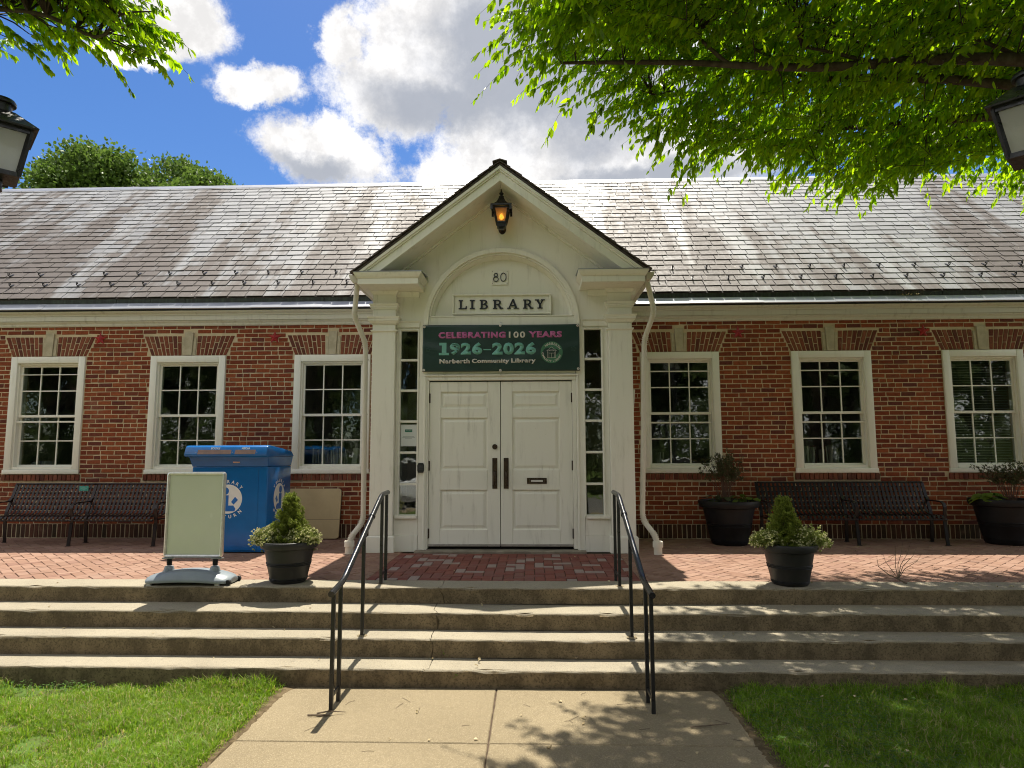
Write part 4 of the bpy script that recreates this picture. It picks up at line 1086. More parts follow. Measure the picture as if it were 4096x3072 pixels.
ter = ob('terrace', MB().box(-13, 12, TY0, 0.3, GZ - 0.02, -0.010), M_SAND, kind='structure')

def clip(poly, nx_, ny_, c):
    out = []
    for i in range(len(poly)):
        a, b = poly[i], poly[(i + 1) % len(poly)]
        da, db = a[0] * nx_ + a[1] * ny_ - c, b[0] * nx_ + b[1] * ny_ - c
        if da <= 0: out.append(a)
        if (da < 0) != (db < 0) and da != db:
            t = da / (da - db); out.append((a[0] + (b[0] - a[0]) * t, a[1] + (b[1] - a[1]) * t))
    return out
CX0, CX1, CY1 = -1.62, 1.02, -1.390
def herringbone(ang, ox, oy, x0, x1, y0, y1):
    w = 0.1025; c, s = math.cos(ang), math.sin(ang); res = []
    Rm = int((x1 - x0 + y1 - y0) / w) + 6
    cx_, cy_ = (x0 + x1) / 2, (y0 + y1) / 2
    for a in range(-Rm, Rm):
        for b in range(-Rm // 2, Rm // 2):
            for rect in ((0, 0, 2, 1), (0, 1, 1, 3)):
                u, v = a + 2 * b, a - 2 * b
                mx, my = (u + (rect[0] + rect[2]) / 2) * w, (v + (rect[1] + rect[3]) / 2) * w
                X, Y = cx_ + ox + mx * c - my * s, cy_ + oy + mx * s + my * c
                if not (x0 - .15 < X < x1 + .15 and y0 - .15 < Y < y1 + .15): continue
                g = 0.0032
                q = [(rect[0] * w + g, rect[1] * w + g), (rect[2] * w - g, rect[1] * w + g), (rect[2] * w - g, rect[3] * w - g), (rect[0] * w + g, rect[3] * w - g)]
                res.append([(cx_ + ox + (u * w + px) * c - (v * w + py) * s, cy_ + oy + (u * w + px) * s + (v * w + py) * c) for px, py in q])
    return res
pav = []
for poly in herringbone(R(45), 0.03, 0.02, -10.5, 9.5, TY0, TY1):
    mx = sum(p[0] for p in poly) / 4; my = sum(p[1] for p in poly) / 4
    for zone in ((-10.5, CX0, TY1 - 0.003), (CX1, 9.5, TY1 - 0.003)):
        q = poly
        for a in ((-1, 0, -zone[0]), (1, 0, zone[1]), (0, -1, -TY0 - 0.004), (0, 1, zone[2])):
            q = clip(q, *a)
            if len(q) < 3: break
        if len(q) >= 3: pav.append((q, 0))
for poly in herringbone(0.0, 0.0, 0.0, CX0, CX1, TY0, CY1):
    q = poly
    for a in ((-1, 0, -CX0 - 0.003), (1, 0, CX1 - 0.003), (0, -1, -TY0 - 0.004), (0, 1, CY1)):
        q = clip(q, *a)
        if len(q) < 3: break
    if len(q) >= 3: pav.append((q, 1))
def area(q): return abs(sum(q[i][0] * q[(i + 1) % len(q)][1] - q[(i + 1) % len(q)][0] * q[i][1] for i in range(len(q)))) / 2
pav = [p for p in pav if area(p[0]) > 0.0012]
def pav_mesh(m, q, dz, tx, ty):
    n = len(q); cx_ = sum(p[0] for p in q) / n; cy_ = sum(p[1] for p in q) / n
    z = lambda p: dz + (p[0] - cx_) * tx + (p[1] - cy_) * ty
    lo = [(p[0], p[1], -0.03) for p in q]; ed = [(p[0], p[1], z(p) - 0.0045) for p in q]
    tp_ = [(p[0] + (cx_ - p[0]) * 0.05, p[1] + (cy_ - p[1]) * 0.05, z(p)) for p in q]
    f = [tuple(range(2 * n, 3 * n))]
    for k in range(2):
        for i in range(n): f.append((k * n + i, k * n + (i + 1) % n, (k + 1) * n + (i + 1) % n, (k + 1) * n + i))
    m.add(lo + ed + tp_, f)
pav.sort(key=lambda p: (Vector((p[0][0][0], p[0][0][1], 0)) - camv).length if area(p[0]) > 0.015 and in_frame((p[0][0][0], p[0][0][1], 0), -20) else 99)
fields = [MB(), MB()]
for i, (q, kind) in enumerate(pav):
    args = (q, random.uniform(-0.002, 0.0015), random.uniform(-.012, .012), random.uniform(-.012, .012))
    if i < 300:
        m = MB(); pav_mesh(m, *args); ob('paver', m, (M_PAVER, M_PAVER_R)[kind], ter)
    else: pav_mesh(fields[kind], *args)
for f, mt in zip(fields, (M_PAVER, M_PAVER_R)):
    me = bpy.data.meshes.new('paver_field'); me.from_pydata(f.v, [], f.f); fix(me); ob('paver_field', me, mt, ter, kind='stuff')

# four concrete steps, each cast in lengths with one old crack running down through them
stp = ob('steps', MB().box(-13, 12, -4.1, TY0 - 0.3, GZ - .03, -0.47), M_SAND, kind='structure')
NY = [-3.385, -3.690, -3.955, -4.230]; NZT = [0.004, -0.140, -0.288, -0.440]; NB = [TY0, -3.36, -3.67, -3.93]; ZB = [-0.145, -0.295, -0.445, GZ - 0.02]
def step_slab(i, x0, x1, jag0, jag1, seed):
    rr = random.Random(seed); ny, zt, yb, zbm = NY[i], NZT[i], NB[i], ZB[i]
    n = max(4, int((x1 - x0) / 0.07)); prof = [(yb, zt), (ny + 0.10, zt - 0.001), (ny + 0.030, zt - 0.002)]
    for k in range(5):
        a = math.pi / 2 * k / 4; prof.append((ny + 0.024 - 0.024 * math.sin(a), zt - 0.026 + 0.024 * math.cos(a)))
    prof += [(ny + 0.004, (zt + zbm) / 2), (ny + 0.006, zbm), (yb, zbm)]
    P_ = len(prof); vs = []; fs = []
    chips = [(rr.uniform(x0, x1), rr.uniform(.02, .07), rr.uniform(.004, .014)) for _ in range(int((x1 - x0) * 1.2))]
    for a in range(n + 1):
        x = x0 + (x1 - x0) * a / n
        sag = -0.012 * math.exp(-((x - 0.1) / 1.3) ** 2) * (1 if i else 0.3)
        for j, (y, z) in enumerate(prof):
            jx = 0
            if a == 0 and jag0: jx = jag0[j]
            if a == n and jag1: jx = jag1[j] - 0.006
            e = rr.uniform(-1, 1)
            dz = 0.0018 * e if 2 <= j <= 6 else 0.001 * e
            dy = rr.uniform(-.0018, .0018) if j >= 3 and j < P_ - 1 else 0
            for cx_, w, dd in chips:
                if 3 <= j <= 6 and abs(x - cx_) < w: dz -= dd * (1 - abs(x - cx_) / w); dy += dd * .7 * (1 - abs(x - cx_) / w)
            vs.append((x + jx, y + dy, z + dz + (sag if j < P_ - 3 else 0)))
    for a in range(n):
        for j in range(P_): fs.append((a * P_ + j, a * P_ + (j + 1) % P_, (a + 1) * P_ + (j + 1) % P_, (a + 1) * P_ + j))
    fs += [tuple(range(P_))[::-1], tuple(n * P_ + j for j in range(P_))]
    me = MB().add(vs, fs).mesh('step', 28)
    return ob('step', me, M_STEP, stp)
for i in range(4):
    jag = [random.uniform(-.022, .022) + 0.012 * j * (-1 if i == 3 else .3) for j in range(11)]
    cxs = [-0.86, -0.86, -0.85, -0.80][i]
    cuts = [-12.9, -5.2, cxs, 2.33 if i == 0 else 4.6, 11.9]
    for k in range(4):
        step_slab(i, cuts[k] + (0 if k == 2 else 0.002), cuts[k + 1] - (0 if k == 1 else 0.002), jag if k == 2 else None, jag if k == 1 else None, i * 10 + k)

# path of concrete slabs
pth = ob('path', MB().box(-1.90, 1.385, -13.0, -4.222, GZ - 0.03, GZ - 0.006), M_SAND, kind='structure')
ys = [-4.236, -5.185, -6.62, -8.05, -9.5, -10.9, -12.9]
def slab(x0, x1, y0, y1):
    m = MB(); c = 0.006; zt = GZ + random.uniform(0.0, 0.003)
    pts = []
    def edge(ax, ay, bx_, by_):
        k = max(2, int(math.hypot(bx_ - ax, by_ - ay) / 0.08))
        for t in range(k): pts.append((ax + (bx_ - ax) * t / k + random.uniform(-.002, .002), ay + (by_ - ay) * t / k + random.uniform(-.002, .002)))
    edge(x0, y0, x1, y0); edge(x1, y0, x1, y1); edge(x1, y1, x0, y1); edge(x0, y1, x0, y0)
    n = len(pts); mx, my = (x0 + x1) / 2, (y0 + y1) / 2
    ins = [(x + (c if x < mx else -c), y + (c if y < my else -c)) for x, y in pts]
    m.add([(x, y, GZ - .03) for x, y in pts] + [(x, y, zt - c) for x, y in pts] + [(x, y, zt) for x, y in ins],
          [(k * n + i, k * n + (i + 1) % n, (k + 1) * n + (i + 1) % n, (k + 1) * n + i) for k in range(2) for i in range(n)] + [tuple(range(2 * n, 3 * n))])
    ob('path_slab', m, M_PATH, pth)
for a, b in zip(ys[:-1], ys[1:]):
    slab(-1.895, -0.296, b + 0.004, a - 0.004); slab(-0.284, 1.380, b + 0.004, a - 0.004)

# street behind the photographer
ob('street', MB().box(-80, 80, -21, -14.2, GZ - .2, GZ - 0.10), simple('asphalt', (0.13, 0.125, 0.115), (0.10, 0.095, 0.09), 3, rough=0.9), kind='structure').location.z = 0.095
ob('pavement', MB().box(-80, 80, -14.1, -12.95, GZ - .2, GZ + 0.004), M_PATH, kind='structure')

# grass
def mat_leaf(name, a, b, trans, tcol_scale=1.6, rough=0.5, dead=None, deadp=0.0, spec=0.25):
    m, h, out = newmat(name); r = h.rnd(); p = h.pos()
    col = h.mix(r, a, b)
    col = h.mix(h.ramp(h.noise(p, 1.1, 3, 0.5), 0.35, 0.65, 0, 0.45), col, h.vmath('SCALE', col, scale=0.72))
    if dead is not None: col = h.mix(h.math('GREATER_THAN', h.math('FRACT', h.math('MULTIPLY', r, 37.7)), 1 - deadp), col, dead)
    P_ = h.new('ShaderNodeBsdfPrincipled'); h.put(P_.inputs['Base Color'], col); P_.inputs['Roughness'].default_value = rough; P_.inputs['Specular IOR Level'].default_value = spec
    T_ = h.new('ShaderNodeBsdfTranslucent'); h.put(T_.inputs[0], h.vmath('MULTIPLY', col, tuple(tcol_scale) if hasattr(tcol_scale, '__len__') else (tcol_scale,) * 3))
    mx = h.new('ShaderNodeMixShader'); mx.inputs[0].default_value = trans
    h.l.new(P_.outputs[0], mx.inputs[1]); h.l.new(T_.outputs[0], mx.inputs[2]); h.l.new(mx.outputs[0], out.inputs[0])
    return m
M_GRASS = mat_leaf('grass_blades', (0.115, 0.225, 0.012), (0.225, 0.345, 0.030), 0.45, (1.6, 1.55, 0.9), 0.5, (0.36, 0.31, 0.17), 0.15)
M_CLOVER = mat_leaf('clover', (0.050, 0.115, 0.020), (0.10, 0.19, 0.035), 0.3, 1.4, 0.5)
def value_noise(x, y, s, seed):
    r = np.random.default_rng(seed); g = r.random((64, 64)); u = (x * s) % 63; v = (y * s) % 63
    i, j = u.astype(int), v.astype(int); fu, fv = u - i, v - j; fu = fu * fu * (3 - 2 * fu); fv = fv * fv * (3 - 2 * fv)
    return (g[i, j] * (1 - fu) + g[i + 1, j] * fu) * (1 - fv) + (g[i, j + 1] * (1 - fu) + g[i + 1, j + 1] * fu) * fv
def grass_patch(x0, x1, y0, y1, n, hmin, hmax, seed, worn):
    r = np.random.default_rng(seed)
    x = r.uniform(x0, x1, n); y = r.uniform(y0, y1, n)
    v = 0.6 * value_noise(x + 20, y + 20, 1.9, seed) + 0.4 * value_noise(x + 20, y + 20, 6.0, seed + 1)
    edge = np.minimum(np.abs(x - (-1.905)), np.abs(x - 1.39))
    bare = np.clip((v - 0.50) * 4.5, 0, 1) * worn
    bare = np.maximum(bare, np.clip(1.15 - edge / (0.01 + 0.20 * value_noise(x + 40, y + 30, 2.6, seed + 9)), 0, 1) * 1.0)
    keep = r.random(n) > bare * 0.92
    x, y, v, bare = x[keep], y[keep], v[keep], bare[keep]; n = len(x)
    hgt = (hmin + (hmax - hmin) * r.random(n) ** 1.4) * (1.15 - 0.6 * bare) * (0.65 + 0.7 * value_noise(x + 20, y + 20, 3.3, seed + 3)) * (1 + 0.5 * np.clip((y + 4.42) * 6, 0, 1))
    a = r.uniform(0, 2 * np.pi, n); lean = r.uniform(0.15, 1.1, n) * hgt; w = r.uniform(0.0016, 0.0034, n)
    dx, dy = np.cos(a) * lean, np.sin(a) * lean; tx, ty = -np.sin(a + r.uniform(-.8, .8, n)) * w, np.cos(a) * w
    z = np.full(n, GZ - 0.012)
    V = np.zeros((n, 6, 3)); 
    for k, (t, hz) in enumerate(((0, 0), (0.35, 0.62), (1.0, 1.0))):
        ww = (1.0, 0.85, 0.12)[k]
        for s in (0, 1):
            sg_ = (-1, 1)[s]
            V[:, k * 2 + s, 0] = x + dx * t + tx * ww * sg_; V[:, k * 2 + s, 1] = y + dy * t + ty * ww * sg_; V[:, k * 2 + s, 2] = z + hgt * hz * (1 if k < 2 else np.clip(1.0 - 0.25 * (lean / hgt), .55, 1))
    base = np.arange(n)[:, None] * 6
    F = np.concatenate([base + np.array([0, 1, 3, 2]), base + np.array([2, 3, 5, 4])])
    return V.reshape(-1, 3), F
def grass_obj(label_, parts, mat):
    vs, fs, o = [], [], 0
    for v, f in parts: vs.append(v); fs.append(f + o); o += len(v)
    me = bulk('grass', np.concatenate(vs), np.concatenate(fs)); ob('grass', me, mat, kind='stuff', label=label_)
grass_obj('sunlit grass to the left of the path', [grass_patch(-5.3, -1.91, -5.9, -4.245, 135000, 0.022, 0.072, 3, 1.0), grass_patch(-9, -1.91, -9, -5.9, 30000, 0.03, 0.08, 4, 0.3), grass_patch(-9, -5.3, -5.9, -4.245, 14000, 0.03, 0.08, 5, 0.3)], M_GRASS)
grass_obj('shaded grass to the right of the path', [grass_patch(1.39, 5.0, -5.9, -4.25, 140000, 0.026, 0.078, 6, 0.35), grass_patch(1.39, 9, -9, -5.9, 30000, 0.03, 0.08, 7, 0.3), grass_patch(5.0, 9, -5.9, -4.25, 14000, 0.03, 0.08, 8, 0.3)], M_GRASS)
M_SOILE = simple('edge_soil', (0.075, 0.055, 0.030), (0.14, 0.105, 0.06), 22, rough=0.95, spec=0.1, bump=0.8, bscale=120)
def soil_edge(x0, sgn, label_):
    q = random.Random(5 + sgn); vs = []; fs = []; n = 150
    for i in range(n + 1):
        y = -4.235 - i * 0.022; w = 0.5 + 0.5 * math.sin(i * .13 + sgn) * math.sin(i * .051 + 2); over = 0.004 + 0.030 * w * q.random() + (0.05 * max(0, 1 - i / 9) ** 2)
        for dx, dz in ((over, 0.001), (0.0, 0.006 + .006 * q.random()), (-0.02, 0.005 + .006 * q.random()), (-0.06 - .05 * q.random(), 0.0), (-0.14, -0.016)): vs.append((x0 + sgn * dx, y + q.uniform(-.006, .006), GZ + dz))
    for i in range(n):
        for k in range(4): a = i * 5 + k; fs.append((a, a + 1, a + 6, a + 5))
    me = MB().add(vs, fs).mesh('soil_edge', 60); ob('soil_edge', me, M_SOILE, kind='stuff', label=label_)
soil_edge(-1.895, 1, 'strip of bare brown soil between the left lawn and the path'); soil_edge(1.380, -1, 'strip of bare brown soil between the right lawn and the path')
def clover(x0, x1, y0, y1, n, seed):
    r = np.random.default_rng(seed); x = r.uniform(x0, x1, n); y = r.uniform(y0, y1, n); k = value_noise(x + 30, y + 30, 1.4, seed) > 0.5; x, y = x[k], y[k]; n = len(x)
    z = GZ + r.uniform(0.012, 0.05, n); V = []; F = []
    s = r.uniform(0.006, 0.012, n); a0 = r.uniform(0, 6.28, n); o = 0
    for l in range(3):
        a = a0 + l * 2.09; ca_, sa_ = np.cos(a), np.sin(a); P_ = []
        for (u, w, dz) in ((0, 0, 0), (0.7, 0.55, .15), (1.25, 0, .1), (0.7, -0.55, .15)):
            P_.append(np.stack([x + s * (u * ca_ - w * sa_), y + s * (u * sa_ + w * ca_), z + s * dz], 1))
        V.append(np.stack(P_, 1).reshape(-1, 3)); F.append(np.arange(n)[:, None] * 4 + np.arange(4) + o); o += 4 * n
    return np.concatenate(V), np.concatenate(F)
v1, f1 = clover(-5, -1.95, -5.8, -4.26, 5000, 1); v2, f2 = clover(1.45, 5, -5.8, -4.26, 9000, 2)
ob('clover', bulk('clover', np.concatenate([v1, v2]), np.concatenate([f1, f2 + len(v1)])), M_CLOVER, kind='stuff', label='clover leaves scattered through the grass by the path')

# ------------------------------------------------------------------ trees
M_BARK = simple('bark', (0.055, 0.040, 0.030), (0.095, 0.075, 0.058), 14, rough=0.9, spec=0.2, bump=0.8, bscale=45, stretch=(1, 1, .35))
M_TWIG = simple('twig_bark', (0.040, 0.028, 0.022), (0.06, 0.045, 0.035), 14, rough=0.85, spec=0.2)
M_LEAF = mat_leaf('spring_leaves', (0.088, 0.160, 0.005), (0.185, 0.270, 0.010), 0.66, (3.2, 3.2, 1.0), 0.40, spec=0.4)
M_MAPLE = mat_leaf('maple_leaves', (0.060, 0.115, 0.016), (0.130, 0.200, 0.034), 0.30, 1.6, 0.5)
M_FAR = mat_leaf('far_leaves', (0.055, 0.085, 0.024), (0.10, 0.140, 0.040), 0.40, 1.7, 0.5)

def leaves(pos, tip, ln, wd, r):
    """lens-shaped leaves folded on the midrib: pos, tip direction (n,3)"""
    n = len(pos); tip = tip / np.linalg.norm(tip, axis=1, keepdims=True)
    ref = r.normal(size=(n, 3)); side = np.cross(tip, ref); side /= np.linalg.norm(side, axis=1, keepdims=True) + 1e-9
    nor = np.cross(side, tip); L = ln[:, None]; Wd = wd[:, None]
    curl = nor * L * 0.12
    P = [pos, pos + tip * L * .28 + side * Wd * .46 + nor * Wd * .15, pos + tip * L * .68 + side * Wd * .36 + nor * Wd * .12 - curl * .5, pos + tip * L - curl, pos + tip * L * .68 - side * Wd * .36 + nor * Wd * .12 - curl * .5, pos + tip * L * .28 - side * Wd * .46 + nor * Wd * .15]
    V = np.stack(P, 1).reshape(-1, 3); b = np.arange(n)[:, None] * 6
    return V, np.concatenate([b + np.array([0, 1, 2, 3]), b + np.array([0, 3, 4, 5])])

def sprays(org, out, r, nleaf=24, length=(0.45, 0.85), leaf=(0.042, 0.075), ratio=0.40, droop=0.5):
    """drooping leafy twigs; returns (leaf verts, faces), list of twig polylines"""
    V, F, o, tw = [], [], 0, []
    for p, d in zip(org, out):
        L = r.uniform(*length); k = np.linspace(0, 1, 7)
        sd_ = np.cross(d, (0, 0, 1.0)); sd_ /= np.linalg.norm(sd_) + 1e-9
        bend = r.uniform(-.25, .25)
        path = p + np.outer(k * L, d) + np.outer(k ** 2 * L * bend, sd_) - np.outer(k ** 2 * L * droop * r.uniform(.6, 1.3), (0, 0, 1.0))
        tw.append(path)
        m = int(nleaf * L / length[1]) + 4
        t = np.sort(r.uniform(.06, 1, m)); idx = np.minimum((t * 6).astype(int), 5); fr = t * 6 - idx
        q = path[idx] * (1 - fr[:, None]) + path[idx + 1] * fr[:, None]
        tan = path[idx + 1] - path[idx]; tan /= np.linalg.norm(tan, axis=1, keepdims=True)
        sgn = np.where(np.arange(m) % 2 == 0, 1, -1)[:, None]
        td = tan * 0.55 + np.cross(tan, (0, 0, 1.0)) * sgn * r.uniform(.3, .8, (m, 1)) + np.array([0, 0, -1.0]) * r.uniform(.35, 1.1, (m, 1)) + r.normal(size=(m, 3)) * .15
        ln = r.uniform(leaf[0], leaf[1], m) * (1 - .25 * (t > .9)); v, f = leaves(q, td, ln, ln * ratio * r.uniform(.8, 1.15, m), r)
        V.append(v); F.append(f + o); o += len(v)
    return np.concatenate(V), np.concatenate(F), tw

def limb_mesh(m, pts, r0, r1, seg=8):
    pts = [Vector(p) for p in pts]; wq = random.Random(int(abs(pts[1].x * 91 + pts[-1].y * 37)))
    pts = [p + Vector((0, wq.uniform(-.10, .10), wq.uniform(-.10, .10))) if 1 <= i < len(pts) - 1 and len(pts) > 3 else p for i, p in enumerate(pts)]
    # gentle wander between control points
    out = []
    for i in range(len(pts) - 1):
        for k in range(5):
            t = k / 5; p0, p1, p2, p3 = pts[max(i - 1, 0)], pts[i], pts[i + 1], pts[min(i + 2, len(pts) - 1)]
            out.append(0.5 * ((2 * p1) + (p2 - p0) * t + (2 * p0 - 5 * p1 + 4 * p2 - p3) * t * t + (3 * p1 - p0 - 3 * p2 + p3) * t ** 3))
    out.append(pts[-1]); n = len(out)
    m.tube(out, [r0 + (r1 - r0) * (i / (n - 1)) ** 0.8 for i in range(n)], seg)
    return out

def twig_mesh(tw, r, step=1):
    m = MB()
    for p in tw[::step]: m.tube([tuple(q) for q in p[::2]], [.0035, .003, .002, .0012], 4, cap=False)
    return m

def connect(tw, limbs, r, frac=0.5):
    """side branches from the nearest point of a limb to the foot of some twigs"""
    pts = np.array([tuple(p) for l in limbs for p in l]); m = MB()
    for p in tw:
        if r.random() > frac: continue
        q = p[0]; d = np.linalg.norm(pts - q, axis=1); k = np.argmin(d)
        if d[k] > 1.9 or d[k] < .05: continue
        a = pts[k]; mid = (a + q) / 2 + r.normal(size=3) * .06 * d[k] + np.array([0, 0, .06 * d[k]])
        m.tube([tuple(a), tuple(mid), tuple(q)], [.0085 if d[k] > .6 else .006, .0055, .0035], 5, cap=False)
    return m

# street tree on the right: its boughs hang over the right half of the steps
r = np.random.default_rng(21)
TR = np.array([6.3, -4.9])
edge_pl = np.array([(0.60, -6.4), (0.25, -4.6), (0.06, -3.55), (0.98, -2.72), (2.35, -1.85), (3.9, -1.08), (6.5, -0.85), (9.5, -1.2)])
def depth_in(x, y):
    """distance of a plan point inside the crown's edge (negative outside)"""
    best = np.full(x.shape, 1e9); sgn = np.ones(x.shape)
    for a, b in zip(edge_pl[:-1], edge_pl[1:]):
        ab = b - a; t = np.clip(((x - a[0]) * ab[0] + (y - a[1]) * ab[1]) / (ab @ ab), 0, 1)
        d = np.hypot(x - a[0] - t * ab[0], y - a[1] - t * ab[1]); cr_ = ab[0] * (y - a[1]) - ab[1] * (x - a[0])
        upd = d < best; best = np.where(upd, d, best); sgn = np.where(upd, np.sign(-cr_), sgn)
    return best * sgn
def crown_bottom(x, y):
    t = np.clip((x + 0.2) / 4.2, 0, 1)
    return 5.04 - 0.42 * t + 0.30 * np.clip((x - 4.0) / 1.2, 0, 1) - 0.12 * np.sin(2.2 * x + 1.3 * y) - 0.10 * np.sin(3.7 * y - x)
n = 17000; x = r.uniform(-0.6, 9.0, n); y = r.uniform(-7.5, -0.8, n); din = depth_in(x, y)
gap = value_noise(x + 30, y + 30, 1.25, 77)
k = (din > 0.02) & (r.random(n) < np.where(din < 0.9, 0.64, 0.34 + 0.22 * np.clip((x - 0.9) / 1.2, 0, 1))) & (gap > 0.34 - 0.1 * (din < .7) - .24 * (x > 1.4)); x, y, din = x[k], y[k], din[k]; n = len(x)
thick = np.clip(0.30 + 0.75 * din, 0.3, 2.4); z = crown_bottom(x, y) + thick * r.random(n) ** 1.25 + 0.14
org = np.stack([x, y, z], 1)
rad = np.stack([x - TR[0], y - TR[1], np.zeros(n)], 1); rad /= np.linalg.norm(rad, axis=1, keepdims=True)
out = rad * 0.8 + r.normal(size=(n, 3)) * np.array([.45, .45, .22]) + np.array([0, 0, .05]); out /= np.linalg.norm(out, axis=1, keepdims=True)
org = org - out * np.minimum(0.55, din * .9)[:, None]
print('right tree sprays', n)
up = np.array([(-0.25, -7.0), (-0.16, -2.75), (0.50, -1.95), (1.05, -1.20), (1.80, -0.60), (2.8, -0.15), (4.2, 0.0), (9.0, -0.4)])
ux = np.where(r.random(3000) < .3, r.uniform(-0.2, 1.9, 3000), r.uniform(-0.2, 9.0, 3000)); uy = r.uniform(-7.4, 0.0, 3000); uy_max = np.where(ux < -0.16, -2.75, np.interp(ux, up[1:, 0], up[1:, 1])); uk = uy < uy_max
ux, uy, uy_max = ux[uk], uy[uk], uy_max[uk]; uz = 6.75 + r.random(len(ux)) * np.clip(.3 + (uy_max - uy), .3, 1.5)
uo = np.stack([ux, uy, uz], 1); ud = np.stack([ux - TR[0], uy - TR[1], np.zeros(len(ux))], 1); ud /= np.linalg.norm(ud, axis=1, keepdims=True); ud = ud * .7 + r.normal(size=(len(ux), 3)) * .4; ud /= np.linalg.norm(ud, axis=1, keepdims=True)
V9, F9, _t = sprays(uo - ud * .4, ud, r, 12, (0.45, 0.80), (0.10, 0.17), 0.45, 0.35)
V, F, tw = sprays(org, out, r, 26, (0.42, 0.80), (0.058, 0.128), 0.42, 0.42)
rt = thing('street_tree', 'large leafy street tree with bright green drooping boughs over the right steps', 'tree', (TR[0], TR[1], GZ), group=None)
off = np.array([TR[0], TR[1], GZ])
tm = MB(); T0 = Vector((TR[0], TR[1], GZ)); limbs = []
tm.tube([T0, T0 + Vector((0.02, 0, .25)), T0 + Vector((0.03, 0.02, 1.6)), T0 + Vector((0, .05, 3.3))], [.27, .20, .17, .16], 14)
ctr = [[(6.3, -4.85, 2.7), (5.2, -4.55, 4.0), (3.9, -4.1, 4.55), (2.6, -3.75, 4.75), (1.4, -3.5, 4.95), (0.3, -3.35, 5.05)],
       [(6.3, -4.82, 2.7), (5.6, -4.2, 4.0), (4.3, -3.5, 4.7), (3.2, -2.95, 5.0), (2.3, -2.6, 5.15), (1.3, -2.75, 5.05)],
       [(6.35, -4.8, 2.7), (6.0, -3.9, 3.9), (5.1, -2.9, 4.7), (4.0, -2.1, 5.05), (3.0, -1.8, 5.05), (2.4, -1.95, 4.9)],
       [(6.35, -4.8, 2.7), (6.2, -3.4, 4.2), (5.8, -2.2, 4.9), (5.0, -1.3, 5.0), (4.0, -1.15, 4.85)],
       [(6.25, -4.9, 2.7), (5.3, -5.3, 4.2), (3.8, -5.5, 5.0), (2.2, -5.5, 5.4), (0.6, -5.3, 5.6)],
       [(6.3, -4.9, 2.7), (6.9, -5.4, 4.4), (7.9, -5.6, 5.6), (8.8, -5.2, 6.4)], [(6.3, -4.85, 2.7), (6.3, -4.9, 4.5), (5.6, -4.6, 6.2), (4.6, -4.0, 7.2)], [(6.35, -4.85, 2.7), (7.2, -3.9, 4.5), (8.0, -2.6, 5.6)]]
for i, c in enumerate(ctr): limbs.append(limb_mesh(tm, c, (.085, .075, .075, .07, .08, .09, .10, .08)[i], .014))
sub = MB()
for l in list(limbs):   # secondary branches
    for _ in range(10):
        a = l[int(r.integers(len(l) // 3, len(l) - 2))]; d = Vector((r.normal() * .5 - .45, r.normal() * .5 + .3, r.normal() * .2 + .12)).normalized(); L = r.uniform(.7, 1.5)
        q = [a, a + d * L * .5 + Vector((r.normal() * .07, r.normal() * .07, .07)), a + d * L + Vector((0, 0, -.06))]
        if depth_in(np.array([q[2].x]), np.array([q[2].y]))[0] > .35 and min(q[1].z, q[2].z) > float(crown_bottom(np.array([q[2].x]), np.array([q[2].y]))[0]) + .12: sb_ = MB(); limbs.append(limb_mesh(sb_, q, .022, .008, 6)); ob('branch', sb_, M_BARK, rt, smooth=60).location = tuple(-off)
for part, m in (('trunk', tm),): o = ob(part, m, M_BARK, rt, smooth=60); o.location = tuple(-off)
m = connect(tw, limbs, r, 0.45); m2 = twig_mesh(tw, r); m.add(m2.v, m2.f)
o = ob('twigs', m, M_TWIG, rt, kind='stuff'); o.location = tuple(-off)
o = ob('crown', bulk('crown', np.concatenate([V, V9]) - off, np.concatenate([F, F9 + len(V)])), M_LEAF, rt, kind='stuff')

# second street tree: one bough reaches in at the top left
r = np.random.default_rng(5); TL = np.array([-6.6, -6.0])
n = 780; x = np.where(r.random(n) < .7, r.uniform(-4.1, -2.45, n), r.uniform(-6.8, -3.8, n)); yc = -5.25
y = yc + r.uniform(-.75, .55, n); zl = 4.33 + 0.08 * np.sin(3 * x)
z = zl + 0.0 + r.random(n) ** 1.2 * np.clip(0.12 + 0.62 * (-2.45 - x), .10, 1.4)
org = np.stack([x, y, z], 1); out = np.stack([np.full(n, .75), r.normal(size=n) * .45, r.normal(size=n) * .25], 1); out /= np.linalg.norm(out, axis=1, keepdims=True)
k = (org[:, 0] + out[:, 0] * .5 < -2.55) ; org, out = org[k], out[k]
V, F, tw = sprays(org, out, r, 28, (0.25, 0.48), (0.055, 0.098), 0.43, 0.35)
lt = thing('street_tree', 'street tree at the left edge with one leafy bough reaching into the sky', 'tree', (TL[0], TL[1], GZ)); off = np.array([TL[0], TL[1], GZ])
tm = MB(); T0 = Vector((TL[0], TL[1], GZ)); tm.tube([T0, T0 + Vector((0, 0, .25)), T0 + Vector((-.02, 0, 1.7)), T0 + Vector((0, .03, 3.2))], [.25, .19, .16, .15], 14)
limbs = [limb_mesh(tm, [(-6.6, -5.97, 2.5), (-5.6, -5.5, 3.8), (-4.4, -5.25, 4.25), (-3.55, -5.2, 4.32), (-3.15, -5.2, 4.22), (-2.85, -5.2, 4.32), (-2.65, -5.2, 4.34)], .030, .004), limb_mesh(tm, [(-6.6, -5.97, 2.5), (-6.8, -5.8, 4.4), (-6.2, -5.5, 6.0)], .1, .02), limb_mesh(tm, [(-6.6, -6, 2.5), (-7.6, -6.4, 4.2), (-8.6, -6.6, 5.4)], .09, .02)]
o = ob('trunk', tm, M_BARK, lt, smooth=60); o.location = tuple(-off)
m = connect(tw, limbs, r, 0.5); m2 = twig_mesh(tw, r); m.add(m2.v, m2.f); o = ob('twigs', m, M_TWIG, lt, kind='stuff'); o.location = tuple(-off)
